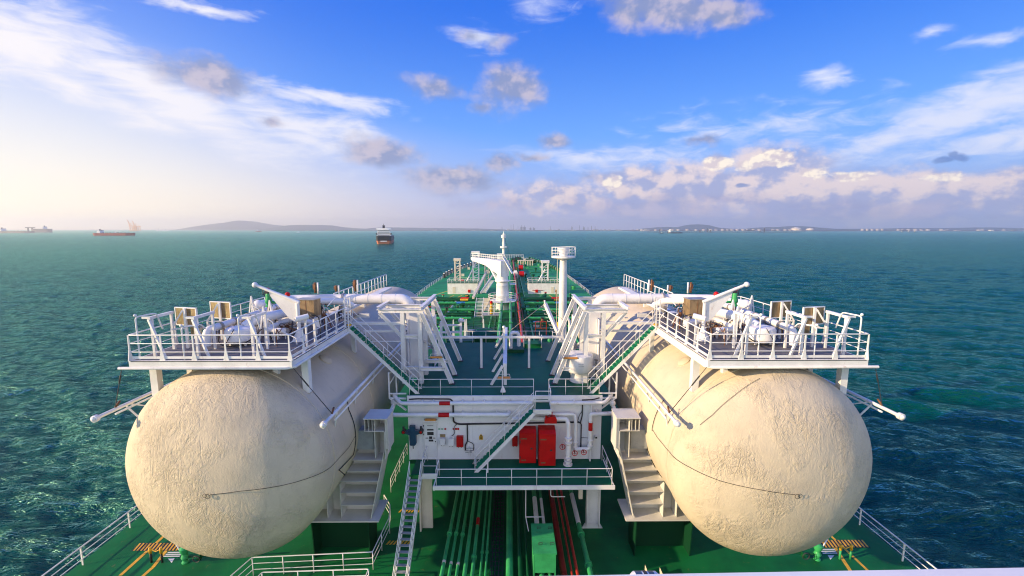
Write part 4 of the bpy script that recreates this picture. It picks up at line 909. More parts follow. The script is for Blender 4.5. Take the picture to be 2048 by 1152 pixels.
    part('cap', MB().lathe(s * 13.35, 26.8, [(.1, 15.85), (.16, 15.9), (.14, 16.05), (.06, 16.12)], 12), red, t)
    # tall triangular stands mid platform
    for k, (x, y) in enumerate(((13.5, 25.0), (15.5, 26.6), (12.7, 22.9))):
        t = thing('pipe_rack', ('white tripod pipe rack beside the green valve on the %s platform', 'white frame beyond the brown boards at the outer rail of the %s platform', 'slim white hoop frame in front of the jib on the %s platform')[k] % sd, 'rack', (s * x, y, F))
        part('leg', MB().bar(q(x, y, 15.9), q(x - .25, y - .1, F), .07).bar(q(x, y, 15.9), q(x + .3, y - .1, F), .06).bar(q(x, y, 15.9), q(x, y + .8, F), .07), white, t)
        part('hoop', MB().path(bend([q(x - .1, y - .2, F), q(x - .1, y - .2, 15.4), q(x - .6, y - .2, 15.1), q(x - .6, y - .2, F)], .15), .03, 6), white, t)
    # relief stubs on the header
    for k, (x, y, z) in enumerate(((13.5, 31.0, 15.45), (12.45, 32.1, 15.4), (11.0, 32.0, 15.42))):
        t = thing('relief_stub', '%s of three rusty relief stubs standing on the white header over the %s tank' % (('outer', 'middle', 'inner')[k], sd), 'valve', (s * x, y, z))
        hgt = (.75, .45, .85)[k]
        part('stub', MB().cyl(q(x, y, z), q(x, y, z + hgt), .09, n=8).box(s * (x + .05), y, z + hgt * .6, .2, .1, hgt * .5), rusty, t)
        part('guard', MB().cyl(q(x - .2, y, z - .05), q(x - .2, y, z + hgt), .06, n=8), white, t)
    # box lamp on a rail post
    t = thing('floodlight', 'white drum floodlight on a stand at the inner rail of the %s platform' % sd, 'floodlight', (s * 10.15, 22.6, F))
    part('lamp_head', MB().cyl(q(10.65, 22.2, 15.35), q(10.15, 22.55, 15.45), .15, .15, n=14), white, t)
    part('lens', MB().cyl(q(10.66, 22.19, 15.348), q(10.67, 22.18, 15.347), .12, n=14), lamp_glass, t)
    part('stand', MB().bar(q(10.3, 22.5, F), q(10.3, 22.5, 15.3), .08).bar(q(10.1, 22.1, F), q(10.1, 22.1, 15.1), .06).bar(q(10.1, 23.0, F), q(10.1, 23.0, 15.2), .07), white, t)
    part('cord', MB().path(bend([q(10.1, 22.7, 15.5), q(9.9, 23.2, 15.3), q(10.0, 23.6, 14.6), q(10.0, 23.4, F)], .2), .025, 6), black, t)
    # clutter of small valves
    rng = random.Random(5)
    spots = [(16.4, 24.0), (15.9, 22.6), (14.9, 23.6), (14.5, 24.1), (14.3, 23.9), (13.0, 24.0), (12.6, 24.5), (12.4, 25.2), (11.2, 27.2), (11.0, 26.4), (13.6, 27.7), (12.0, 28.4), (14.9, 25.4), (13.9, 24.9), (11.0, 28.8), (12.9, 25.6)]
    adj = ['rust-stained', 'dark', 'pale', 'brass-brown']
    for k, (x, y) in enumerate(spots):
        z = F + rng.uniform(.45, 1.15)
        t = thing('hand_valve', 'small %s hand valve, %s from the outer rail among the piping of the %s platform' % (('rusty', 'steel', 'dark')[k % 3] if k % 4 else 'white', ORD[sorted(spots, reverse=True).index((x, y))], sd), 'valve', (s * x, y, F), 'small valves on the %s platform' % sd)
        mt = (rusty, steel, dark)[k % 3] if k % 4 else white
        part('stem', MB().cyl(q(x, y, F), q(x, y, z), .04, n=6).lathe(s * x, y, [(.06, z - .25), (.12, z - .22), (.12, z - .1), (.05, z - .05)], 10), mt, t)
        part('handwheel', MB().torus(q(x, y - .02, z + .03), .13, .018, ('y', 'z', 'x')[k % 3], 12, 5), (dark, rusty)[k % 2], t)
        part('branch', MB().path(bend([q(x, y, z - .16), q(x - rng.uniform(.2, .5), y + rng.uniform(-.3, .3), z - .16), q(x - .4, y + .1, F + .02)], .1), .035, 6), (insul, rusty, white)[(k + 1) % 3], t)
    # tubing bundle & junction boxes
    t = thing('tubing_bundle', 'tangle of thin brown and white tubing on the %s platform' % sd, 'pipe', (s * 13.5, 25, F))
    for k in range(26):
        x = rng.uniform(11.2, 16.2); y = rng.uniform(22.4, 30); z = F + rng.uniform(.1, 1.0); p = [q(x, y, z)]
        for j in range(3):
            x += rng.choice((-1, 1, 0)) * rng.uniform(.15, .6); y += rng.uniform(-.5, .5); z = F + rng.uniform(.08, 1.1); p.append(q(x, y, z))
        p = bend(p + [q(x, y, F)], .1, 3); part('tube', MB().path(p, rng.uniform(.018, .035), 5), (white, rusty, black)[k % 3], t)
    for k, (x, y, z, w, h) in enumerate(((16.6, 23.2, 14.5, .4, .5), (13.1, 23.9, 14.7, .35, .3), (12.2, 24.0, 14.3, .4, .35), (14.8, 27.4, 14.6, .5, .5), (11.0, 25.3, 14.6, .35, .4), (11.2, 29.8, 14.5, .6, .5))):
        t = thing('junction_box', 'small %s junction box on a stalk, %s from the outer rail of the %s platform' % (('brown', 'cream', 'steel')[k % 3], ORD[[0, 2, 3, 1, 5, 4][k]], sd), 'box', (s * x, y, F), 'junction boxes on the %s platform' % sd)
        part('case', MB().box(s * x, y, z, w, .22, h, s * .3 * k), (brown, cream, steel)[k % 3], t); part('stalk', MB().bar(q(x, y + .02, F), q(x, y + .02, z - h / 2), .05), white, t)
    # cantilever booms beside the tank
    for k, (x, y0, y1, z, nm) in enumerate(((8.55, 20.0, 36, 10.65, 'inner'), (18.65, 19.2, 36, 11.35, 'outer'))):
        t = thing('pipe_boom', 'long white double boom along the %s side of the %s tank' % (nm, sd), 'boom', (s * x, y0, z))
        part('boom_tube', MB().cyl(q(x, y0, z), q(x, y1, z), .085, n=10), white, t)
        part('boom_tube', MB().cyl(q(x + (.12 if k else -.1), y0 + 1.1, z - .28), q(x + (.12 if k else -.1), y1, z - .28), .05, n=8), white, t)
        part('end_cap', MB().cyl(q(x, y0 - .12, z), q(x, y0 + .05, z), .16, n=16).ball(q(x, y0 - .1, z), .12), white, t)
        d = 1 if k == 0 else -1
        for yy in (y0 + 1.6, y0 + 4.6, y0 + 8):
            xt = TX - d * math.sqrt(TR ** 2 - (z - 1.1 - TZ) ** 2) * .98
            part('strut', MB().bar(q(x, yy, z - .1), q(xt, yy + .3, z - 1.1), .07), white, t)
        part('turnbuckle', MB().path([q(x, y0 + 1.0, z + .1), q(x + .02, y0 + 1.3, z + .3)], .05, 6), rusty, t)
        ex, ey, ez = (9.9, 20.0, F - .3) if k == 0 else (17.9, 20.0, F - .3)
        e = Vector(q(ex, ey, ez)); f = Vector(q(x, y0 + 1.0, z + .1))
        pts = [e.lerp(f, u) for u in (0, .2, .22, .4, .42, .7, 1)]
        part('stay_wire', MB().path(pts, [.015, .015, .035, .035, .015, .02, .02], 5), dark, t)
    part('fan_bracket', MB().bar(q(18.65, 21.0, 11.3), q(18.0, 22.5, 10.4), .06), white, t)
platform(-1); platform(1)

# ============================================================ LOWER DECK
def line(pts, w, mat, name, label, cat='marking', z=.006):
    m = MB()
    for a, b in zip(pts, pts[1:]): m.bar((a[0], a[1], z), (b[0], b[1], z), w, .006)
    return solo(name, m, mat, label, cat)
line([(-22.25, 23.0), (-22.3, 26.6)], .2, yellow, 'deck_marking', 'outer yellow walkway line on the deck by the left tank')
line([(-21.0, 21.4), (-20.85, 23.6), (-21.3, 25.9), (-21.3, 26.8)], .2, yellow, 'deck_marking', 'inner kinked yellow walkway line on the deck by the left tank')
line([(20.3, 22.0), (20.55, 23.1), (21.1, 25.2), (21.0, 26.5)], .2, yellow, 'deck_marking', 'kinked yellow walkway line on the deck by the right tank')
line([(21.6, 22.4), (21.55, 26.6)], .16, yellow, 'deck_marking', 'straight yellow walkway line on the deck by the right tank')
for s in (-1, 1):
    t = thing('hazard_stripes', 'yellow and black hazard stripe strip painted across the %s deck edge' % SIDE[s], 'marking', (s * 21.9, 25.3, 0))
    ya = MB(); bl = MB()
    bl.bb(s * 20.4, s * 23.3, 24.95, 25.65, .004, .010)
    for k in range(13):
        x = 20.45 + k * .22; ya.prism([(s * x, 24.97), (s * (x + .11), 24.97), (s * (x + .24), 25.63), (s * (x + .13), 25.63)], .0105, .014, 'z')
    part('black_band', bl, black, t); part('yellow_bars', ya, yellow, t)
    m = MB()
    for k in range(3): m.bb(s * 19.9, s * 20.9, 24.45 + k * .16, 24.53 + k * .16, .004, .009)
    m.prism([(s * 20.0, 23.95), (s * 20.5, 24.3), (s * 20.1, 24.32)], .004, .009, 'z')
    solo('deck_lettering', m, white, 'faint white lettering lines painted on the deck under the %s tank end' % SIDE[s], 'marking')
    for k, (x, y) in enumerate(((21.25, 24.0), (20.6, 24.0))):
        t = thing('marker_post', '%s of two short yellow-topped posts on the deck by the %s tank end' % (('outer', 'inner')[k], SIDE[s]), 'post', (s * x, y, 0), 'yellow-topped marker posts')
        part('shaft', MB().cyl((s * x, y, 0), (s * x, y, .6), .06, n=8), (black if s < 0 else green_pipe), t)
        part('cap', MB().cyl((s * x, y, .6), (s * x, y, 1.0), .075, n=8), yellow, t)
    solo('chain', MB().path([(s * 21.2, 24, .85), (s * 20.92, 24, .72), (s * 20.65, 24, .85)], .03, 6), yellow, 'yellow and black chain slung between the two posts by the %s tank end' % SIDE[s], 'chain')
    t = thing('deck_valve', 'bright green deck valve with handwheel under the %s tank end' % SIDE[s], 'valve', (s * 19.2, 24.0, 0))
    part('body', MB().lathe(s * 19.2, 24, [(.2, 0), (.2, .06), (.12, .12), (.22, .35), (.14, .55), (.24, .75), (.26, .95), (.12, 1.05)], 12), green_pipe, t)
    part('side_pipe', MB().cyl((s * 19.2, 24, .35), (s * 14.5, 24.4, .35), .06, n=8).cyl((s * 18.4, 24.0, .35), (s * 18.25, 24.02, .35), .2, n=10), green_dark, t)
    part('handwheel', MB().torus((s * 18.3, 23.7, .45), .2, .025, 'y'), dark, t)
    part('bar', MB().bar((s * 19.4, 23.9, .9), (s * 19.9, 24.2, 1.25), .06), white, t)
railing('deck_railing', 'white inner rail running across the deck in front of the left tank cradle', [(-15.2, 20.4), (-14.49, 22.96), (-7.65, 23.35), (-7.52, 26.44), (-7.81, 27.75), (-8.55, 28.9)], 0, 1.15, 1.7, 3, .026, post='round')
railing('deck_railing', 'nearest short white rail at the bottom of the photo left of centre', [(-13.6, 20.0), (-13.3, 21.85), (-7.47, 22.05), (-7.4, 20.0)], 0, 1.15, 1.7, 3, .026, post='round')
railing('deck_railing', 'low white rail along the green strip left of the deckhouse legs', [(-8.65, 31.0), (-8.7, 36.6)], 0, 1.1, 1.5, 3, .026, post='round')
for y in (25.4, 28.6):
    m = MB()
    for k in range(7): m.prism([(-7.5 + k * .22, y), (-7.38 + k * .22, y), (-7.24 + k * .22, y + .35), (-7.36 + k * .22, y + .35)], .004, .012, 'z')
    solo('hazard_stripes', m, yellow, '%s patch of yellow slanted bars on the deck beside the steep ladder' % ('nearer' if y < 27 else 'farther'), 'marking')
# pipes under the walkway
def deckpipe(x0, x1, z, r, mat, label, y0=12.0, y1=60.0, fl=(), bandc=None, white_to=None, seg=None):
    t = thing('deck_pipe', label, 'pipe', (x0, y0, z))
    P = lambda y: (x0, y, z)
    part('pipe_run', MB().cyl(P(y0), P(y1), r, n=14), mat, t)
    for y in fl:
        part('flange', MB().cyl(P(y), P(y + .07), r * 1.55, n=12).cyl(P(y + .09), P(y + .16), r * 1.55, n=12), mat, t)
    if bandc:
        for (y, l, mt) in bandc: part('colour_band', MB().cyl(P(y), P(y + l), r + .006, n=14), mt, t)
    for y in range(int(y0) + 3, int(y1), 6): part('support', MB().bb(P(0)[0] - r * .8, P(0)[0] + r * .8, y - .05, y + .05, 0, z - r * .9), green_dark, t)
    return t
deckpipe(-3.35, -3.35, 1.0, .11, green_pipe, 'first green pipe from the left with a pale collar', fl=(25.0,), bandc=((22.6, .18, cream),))
deckpipe(-2.93, -2.93, 1.0, .09, green_pipe, 'second green pipe from the left with a pale collar', fl=(25.0,), bandc=((22.5, .18, cream),))
deckpipe(-2.52, -2.52, 1.0, .09, green_pipe, 'third green pipe from the left with a pale collar', fl=(24.9,), bandc=((22.45, .18, cream),))
deckpipe(-2.08, -2.08, 1.0, .12, green_pipe, 'plain green pipe just right of the three collared pipes')
deckpipe(-1.65, -1.65, 1.0, .11, green_pipe, 'green pipe with a short red band deep under the walkway', fl=(23.0,), bandc=((25.8, .7, red),))
deckpipe(-1.2, -1.2, 1.0, .065, green_pipe, 'left of two slim green pipes running side by side', fl=(23.4,))
deckpipe(-.92, -.92, 1.0, .065, green_pipe, 'right of two slim green pipes running side by side', fl=(23.4,))
deckpipe(.42, .42, .9, .21, green_pipe, 'thickest green pipe in the middle under the walkway')
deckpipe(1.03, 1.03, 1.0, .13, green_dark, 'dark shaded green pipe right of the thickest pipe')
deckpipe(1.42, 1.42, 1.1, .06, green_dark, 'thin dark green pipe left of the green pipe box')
deckpipe(2.2, 2.2, 1.0, .15, green_pipe, 'green pipe with a white sleeve passing through the pipe box', fl=(22.0, 24.6), bandc=((25.7, 3.0, white),))
deckpipe(2.66, 2.66, 1.0, .09, green_pipe, 'slimmer green pipe with a white sleeve through the pipe box', fl=(21.9,), bandc=((25.6, 3.0, white),))
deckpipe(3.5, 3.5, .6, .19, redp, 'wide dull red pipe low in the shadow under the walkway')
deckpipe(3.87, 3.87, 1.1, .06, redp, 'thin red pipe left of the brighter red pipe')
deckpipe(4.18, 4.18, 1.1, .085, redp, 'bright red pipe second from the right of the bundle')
deckpipe(4.92, 4.92, 1.0, .15, green_pipe, 'rightmost green pipe with flanges and a white sleeve', fl=(24.9, 22.4), bandc=((25.9, 3.2, white),))
t = thing('pipe_box', 'light green steel box cover over the pipes in the middle of the deck', 'box', (2.35, 22.7, .5))
part('cover', MB().bb(1.7, 3.0, 21.5, 22.72, 2.42, 2.5).bb(1.7, 3.0, 22.74, 23.95, 2.42, 2.5), green_pipe, t)
part('side', MB().bb(1.74, 1.79, 21.55, 23.9, .2, 2.41).bb(2.91, 2.96, 21.55, 23.9, .2, 2.41), green_pipe, t)
part('end_plate', MB().bb(1.8, 2.9, 21.55, 21.6, 1.3, 2.41), green_pipe, t)
for x, y in ((2.15, 23.5), (2.8, 23.5), (2.15, 22.2), (2.8, 22.2)): part('lift_handle', MB().path(bend([(x - .1, y - .06, 2.5), (x - .1, y - .06, 2.56), (x + .12, y - .06, 2.56), (x + .12, y + .06, 2.56), (x - .1, y + .06, 2.56), (x - .1, y + .06, 2.5)], .04), .012, 5), dark, t)
t = thing('cable_tray', 'dark ladder cable tray between the slim and the thickest green pipes', 'cable tray', (-.35, 24, .5))
part('side_rail', MB().bb(-.72, -.69, 12, 60, .5, .62).bb(.0, .03, 12, 60, .5, .62), dark, t)
m = MB()
for k in range(60): m.bb(-.69, 0, 20.5 + k * .35, 20.54 + k * .35, .52, .55)
part('rung', m, dark, t)
m = MB()
for x in (-.6, -.42, -.2): m.cyl((x, 12, .6), (x, 60, .6), .035, n=6)
part('wire', m, black, t)
solo('conduit', MB().path(bend([(1.45, 25.4, 4.5), (1.45, 25.4, 1.9), (1.6, 24.6, 1.5)], .2), .03, 6).bar((1.45, 25.4, 1.9), (2.6, 25.4, 1.9), .05), white, 'thin white conduit hanging left of the white pipe sleeves', 'pipe')
solo('conduit', MB().path(bend([(3.0, 25.2, 4.7), (3.0, 25.2, 3.4), (3.9, 25.2, 3.4)], .15), .03, 6), white, 'short bent white conduit under the walkway above the red pipes', 'pipe')
t = thing('deck_motor', 'grey equipment box with a cable beside the right portal leg', 'box', (5.1, 26.6, 0))
part('case', MB().bb(4.9, 5.3, 26.3, 26.6, 3.2, 4.0), greyp, t); part('lower_case', MB().bb(4.95, 5.2, 26.3, 26.6, 2.5, 3.15), cream, t)
part('hanger', MB().bb(5.0, 5.2, 26.4, 26.5, 4.05, 4.5), white, t)
for x, y in ((8.4, 22.6), (9.2, 22.4)): solo('deck_cleat', MB().prism([(x - .02, 0), (x + .02, 0), (x + .02, .3), (x - .02, .45)], y, y + .5), cream, ('left' if x < 9 else 'right') + ' of two small pale upright plates on the dark right deck', 'plate')
# bridge front at the bottom right and a raft canister below it
m = MB(); m.prism([(-1.2, 1.153), (4.6, 1.245), (4.6, .9), (-1.2, .8)], 18.3, 18.965, 'z')
solo('bridge_parapet', m, white, 'blurred white parapet edge along the bottom right of the view', 'parapet')
sp = thing('bridge_superstructure', 'white front of the bridge block just below the viewpoint', 'superstructure', (0, -8, 0))
part('top_deck', MB().bb(-3, 6, -4, .4, 18.01, 18.25), white, sp); part('front_wall', MB().bb(-2.8, 5.8, .2, .38, 14.5, 18.0), white, sp)
part('parapet_stay', MB().bb(1.6, 1.7, .39, 1.0, 17.9, 18.24).bb(3.6, 3.7, .41, 1.0, 18.26, 18.5), white, sp)
t = thing('life_raft', 'white canister with dark straps at the very bottom right of centre', 'life raft', (3.5, 9.0, 12.2))
pr_ = [at(1258, 1152, Y=9.0), at(1330, 1152, Y=9.0)]
zc = pr_[0].z - .33; xa, xb = pr_[0].x, pr_[1].x
part('canister', MB().path([(xa, 9, zc), (xa + .05, 9, zc), (xa + .16, 9, zc), (xb - .16, 9, zc), (xb - .05, 9, zc), (xb, 9, zc)], [.12, .26, .35, .35, .26, .12], 20), white, t)
part('strap', MB().cyl((xa + .36, 9, zc), (xa + .44, 9, zc), .36, n=20), dark, t)
part('label_patch', MB().cyl((xa + .17, 9, zc), (xa + .32, 9, zc), .354, n=20).cyl((xa + .48, 9, zc), (xa + .6, 9, zc), .354, n=20), navy, t)
part('cradle', MB().bb(xa + .1, xb - .1, 8.8, 9.2, zc - .5, zc - .3).bb(xa + .3, xb - .3, 8.9, 9.1, 0, zc - .5), white, t)

# ============================================================ MIDSHIPS
t = thing('floodlight_mast', 'tall white column with a round caged platform on top right of centre', 'mast', (8.15, 62, 0))
mx, my = 8.15, 62
part('column', MB().lathe(mx, my, [(.75, 0), (.62, .6), (.6, 8), (.56, 14.0), (.5, 15.6)], 24), white, t)
gal = part('funnel', MB().lathe(mx, my, [(.5, 15.6), (.52, 15.9), (.82, 17.2), (.82, 17.34)], 24), white, t)
gal = part('gallery', MB().lathe(mx, my, [(.55, 15.62), (1.5, 15.9), (1.72, 15.95), (1.72, 16.2), (.6, 16.2)], 12), white, t)
part('guard_rail', MB().torus((mx, my, 17.45), 1.72, .035, 'z', 24, 6).torus((mx, my, 17.0), 1.72, .03, 'z', 24, 5).torus((mx, my, 16.6), 1.72, .03, 'z', 24, 5), white, gal)
for k in range(10):
    a = (k + .5) * math.pi / 5; part('guard_post', MB().cyl((mx + 1.72 * math.cos(a), my + 1.72 * math.sin(a), 16.2), (mx + 1.72 * math.cos(a), my + 1.72 * math.sin(a), 17.45), .035, n=6), white, gal)
m = MB().bar((mx - .85, my - .1, .3), (mx - .85, my - .1, 15.9), .05).bar((mx - .85, my + .3, .3), (mx - .85, my + .3, 15.9), .05)
for k in range(50): m.bar((mx - .85, my - .1, .6 + k * .3), (mx - .85, my + .3, .6 + k * .3), .025)
part('ladder', m, cream, t)
part('stay_rope', MB().cyl((mx + .8, my, 15.5), (mx + 1.1, my, .1), .02, n=5), rope_m, t)
part('side_pipe', MB().path(bend([(mx + .4, my - .3, 7.6), (mx + 1.0, my - .4, 6.8), (mx + 1.0, my - .4, 0)], .3), .2, 8), white, t)
t = thing('derrick_boom', 'leaning white boom with ladder rungs and a rope left of the caged mast', 'boom', (5.2, 44, 0))
b0 = at(1122, 680, Y=44); b1 = at(1090, 607, Y=46)
part('boom', MB().bar(b0, b1, .30, .34), white, t)
part('base_post', MB().bar((b0.x, b0.y, 0), (b0.x, b0.y, b0.z), .4), white, t)
part('tip', MB().cyl(b1, b1 + Vector((-.05, 0, .35)), .09, n=8), white, t)
for k in range(9):
    p = b0.lerp(b1, .1 + k * .1); part('rung', MB().path([p + Vector((-.15, 0, 0)), p + Vector((-.55, 0, 0)), p + Vector((-.58, 0, .12))], .03, 5), white, t)
e = at(1021, 661, Y=40.3)
solo('rope', MB().cyl(b1, e, .028, n=5), rope_m, 'pale rope slanting from the leaning boom down to the roof railing', 'rope')
solo('rope', MB().cyl(b1 + Vector((.1, 0, -.2)), at(1132, 645, Y=50), .022, n=5), rope_m, 'short rope slanting right from the leaning boom behind the mast', 'rope')
# main deck crane
t = thing('deck_crane', 'big white deck crane with its jib lying forward to the left', 'crane', (-1.3, 108, 0))
cx, cy = -1.3, 108
part('pedestal', MB().lathe(cx, cy, [(1.7, 0), (1.65, 3.5), (1.7, 3.6), (1.6, 3.9), (1.5, 6), (1.55, 6.1), (1.45, 6.5), (1.35, 11.0), (1.3, 12.2)], 28), white, t)
part('slew_ring', MB().lathe(cx, cy, [(1.8, 7.0), (1.9, 7.1), (1.9, 7.3), (1.75, 7.35)], 28), white, t)
ja = Vector((cx, cy, 12.2)); jb = Vector((-9.9, 122, 12.1)); jd = (jb - ja).normalized(); jn = Vector((jd.y, -jd.x, 0))
m = MB()
def quadbox(m, p, q_, w0, w1, t0, bb0, t1, bb1):
    vs = []
    for c, w, tz, bz in ((p, w0, t0, bb0), (q_, w1, t1, bb1)):
        for sx in (-1, 1):
            for z in (bz, tz): v = c + jn * sx * w / 2; vs.append((v.x, v.y, z))
    m.add(vs, [(0, 1, 3, 2), (4, 6, 7, 5), (0, 4, 5, 1), (2, 3, 7, 6), (0, 2, 6, 4), (1, 5, 7, 3)])
quadbox(m, ja - jd * 1.2, ja.lerp(jb, .42), 2.4, 1.7, 12.2, 8.4, 12.3, 10.4); part('jib', m, white, t)
m = MB(); quadbox(m, ja.lerp(jb, .4215), jb, 1.66, 1.0, 12.28, 10.5, 12.2, 11.4); part('jib_tip', m, white, t)
for sx in (-1, 1):
    m = MB(); a = ja + jn * sx * .8; b = jb + jn * sx * .45
    for h in (.5, 1.05): m.bar((a.x, a.y, 12.3 + h), (b.x, b.y, 12.25 + h), .07)
    for k in range(16):
        p = a.lerp(b, k / 15); m.bar((p.x, p.y, 12.3), (p.x, p.y, 13.3), .07)
    part('walkway_rail', m, white, t)
part('cab', MB().box(cx + 1.3, cy + .5, 11.5, 1.5, 1.6, 1.6), greyp, t)
part('stay', MB().bar((cx - 1.2, cy, 7.2), (cx - 3.4, cy + 4.5, 10.6), .5), white, t)
part('stair', MB().bar((cx + .3, cy - .5, 13.0), (cx + 2.5, cy - 2.0, 9.2), .7, .12).bar((cx + .3, cy - .5, 14.0), (cx + 2.5, cy - 2.0, 10.2), .08).bar((cx - .4, cy - .8, 14.0), (cx + 1.9, cy - 2.3, 10.2), .08), white, t)
m = MB()
for z in (2.6, 3.2, 3.8): m.torus((cx, cy, z), 3.5, .06, 'z', 24, 5)
for k in range(14):
    a = k * 2 * math.pi / 14; m.bar((cx + 3.5 * math.cos(a), cy + 3.5 * math.sin(a), 2.2), (cx + 3.5 * math.cos(a), cy + 3.5 * math.sin(a), 3.8), .07)
part('basket_rail', m, white, t)
part('basket_floor', MB().lathe(cx, cy, [(1.8, 1.9), (3.4, 2.1), (3.5, 2.2), (1.8, 2.22)], 24), white, t)
part('side_platform', MB().bb(cx + 1.8, cx + 3.4, cy - 1, cy + 1, 6.3, 6.4).bb(cx + 1.8, cx + 3.4, cy - 1, cy - .9, 7.3, 7.4).bb(cx + 3.3, cx + 3.4, cy - 1, cy - .9, 6.4, 7.4).bb(cx + 1.8, cx + 3.4, cy - 1, cy - .9, 6.8, 6.87), white, t)
# two mid-deck houses with lattice masts
def midhouse(x0, x1, y, lab, flip):
    t = thing('mid_deckhouse', lab, 'deckhouse', ((x0 + x1) / 2, y + 2.5, 0))
    wl = part('walls', MB().bb(x0, x1, y, y + 5, 0, 3.4), white, t)
    part('roof', MB().bb(x0 - .1, x1 + .1, y - .1, y + 5.1, 3.41, 3.5), green_deck, t)
    a, b = (x0 + 1.6, x0 + 2.5) if not flip else (x1 - 2.4, x1 - 1.5)
    part('door', MB().bb(a, b, y - .06, y - .01, .3, 2.2), cream, wl)
    c = x1 - 2.6 if not flip else x0 + 2.6
    part('fire_box', MB().bb(c - .4, c + .4, y - .3, y - .01, .5, 1.4), red, t)
    m = MB()
    for z in (3.8, 4.5):
        m.bar((x0, y, z), (x1, y, z), .08).bar((x0, y, z), (x0, y + 5, z), .08).bar((x1, y, z), (x1, y + 5, z), .08).bar((x0, y + 5, z), (x1, y + 5, z), .08)
    for k in range(8):
        x = x0 + (x1 - x0) * k / 7; m.bar((x, y, 3.3), (x, y, 4.5), .08).bar((x, y + 5, 3.3), (x, y + 5, 4.5), .08)
    part('roof_rail', m, white, t)
    if flip: part('wall_pipe', MB().bar((c - 1.4, y - .1, 1.2), (c + 2, y - .1, 1.2), .1), redp, t)
midhouse(-18.7, -9.4, 133.5, 'white box deckhouse with a roof rail left of the crane', False)
midhouse(6.3, 15.8, 133.5, 'white box deckhouse with a roof rail right of the crane', True)
def lattice(x, y, h, w, lab, mt=white, brace=True):
    t = thing('lattice_mast', lab, 'mast', (x, y, 0)); m = MB()
    for a in (-1, 1):
        for b in (-1, 1): m.bar((x + a * w / 2, y + b * w / 2, 0), (x + a * w / 2, y + b * w / 2, h), .28)
    part('column', m, mt, t); m = MB()
    for k in range(int(h / 1.6)):
        z = 1 + k * 1.6; m.bar((x - w / 2, y - w / 2, z), (x + w / 2, y - w / 2, z + 1.2), .16).bar((x - w / 2, y - w / 2, z), (x + w / 2, y - w / 2, z), .16)
    part('brace', m, mt, t); part('head', MB().bb(x - w * .7, x + w * .7, y - w * .6, y + w * .6, h, h + .8), mt, t)
    if brace: part('raking_leg', MB().bar((x - w * 2.2, y - 4, 0.2), (x, y, h * .75), .3), mt, t)
lattice(-16.4, 141, 9.8, 1.6, 'shorter cream lattice mast behind the left mid deckhouse', cream, False)
lattice(-10.6, 143, 12.0, 1.9, 'taller white lattice mast behind the left mid deckhouse')
lattice(12.2, 143, 9.0, 1.9, 'white lattice mast behind the right mid deckhouse')
lattice(-7.2, 146, 9.0, 1.2, 'thin cream lattice mast under the crane jib', cream, False)
# gangway ladders
def gang(name, lab, a, b, w, mt, rungs=14):
    a = Vector(a); b = Vector(b); d = b - a; n = Vector((d.y, -d.x, 0)).normalized() * w / 2; t = thing(name, lab, 'ladder', tuple(a))
    for s_ in (-1, 1):
        part('side_rail', MB().bar(a + n * s_, b + n * s_, .10, .3), mt, t); 
    m = MB()
    for k in range(rungs): p = a.lerp(b, (k + .5) / rungs); m.bar(p - n, p + n, .09)
    part('rung', m, mt, t)
gang('gangway_ladder', 'white ladder rising toward the crane left of the pipe manifold', (-6.6, 96, .3), (-6.6, 103, 3.6), 1.7, white)
gang('gangway_ladder', 'white sloping ladder beyond the manifold left of the crane', (-6.4, 112, 3.6), (-5.0, 134, 4.2), 1.5, white, 22)
solo('stowed_derrick', MB().bar((-9.0, 112, 2.2), (-7.3, 148, 5.6), .6), cream, 'long cream derrick lying forward left of the crane', 'boom')
solo('stowed_derrick', MB().bar((-7.4, 118, 2.6), (-4.6, 150, 5.2), .45), cream, 'thinner cream derrick under the crane jib', 'boom')
solo('yellow_ladder_cage', MB().bb(-5.8, -4.2, 104, 104.3, .2, 3.4).bar((-5.8, 103.9, .2), (-4.2, 103.9, 3.2), .2), cream, 'cream ladder cage beside the crane base', 'ladder')
# manifold
rows = [(115.5, .34), (112.0, .28), (108.5, .26), (105, .2), (101, .18), (98, .3), (95, .16), (92, .2), (89.5, .28), (87, .16), (84, .2)]
for k, (y, r) in enumerate(rows):
    for s, xa, xb in ((-1, -23.0 if k < 7 else -20, -7.6), (1, 4.2, 22.5 if k < 7 else 20)):
        z = 1.5 + .2 * (k % 2)
        t = thing('manifold_pipe', 'green manifold pipe across the %s half of the deck, %s row aft of the crane' % (SIDE[s], ORD[k]), 'pipe', ((xa + xb) / 2, y, z), 'green manifold pipes across the %s deck' % SIDE[s])
        part('pipe_run', MB().path(bend([(xa, y, z), (xb - .001, y, z), (xb + (.8 if s < 0 else 0), y, z)], .1) if False else [(xa, y, z), (xb, y, z)], r, 10), (green_dark, green_dark, green_pipe)[k % 3], t)  # most rows take a darker green that stands in for shadow
        for x in np.linspace(xa, xb, 5)[1:-1]: part('support', MB().bb(x - .12, x + .12, y - .1, y + .1, 0, z - r * .8), green_dark, t)
        if k < 3:
            bxm = {0: red, 1: yellow, 2: blue_p}[k]; bx0 = {0: -12.6, 1: -12.4, 2: -12.9}[k] if s < 0 else {0: 11.8, 1: 12.0, 2: 12.0}[k]
            part('colour_band', MB().cyl((bx0, y, z), (bx0 + 2.1, y, z), r + .03, n=12), bxm, t)
            part('end_flange', MB().cyl((xa if s < 0 else xb, y, z), ((xa if s < 0 else xb) + .25 * s, y, z), r * 1.8, n=12), green_dark, t)
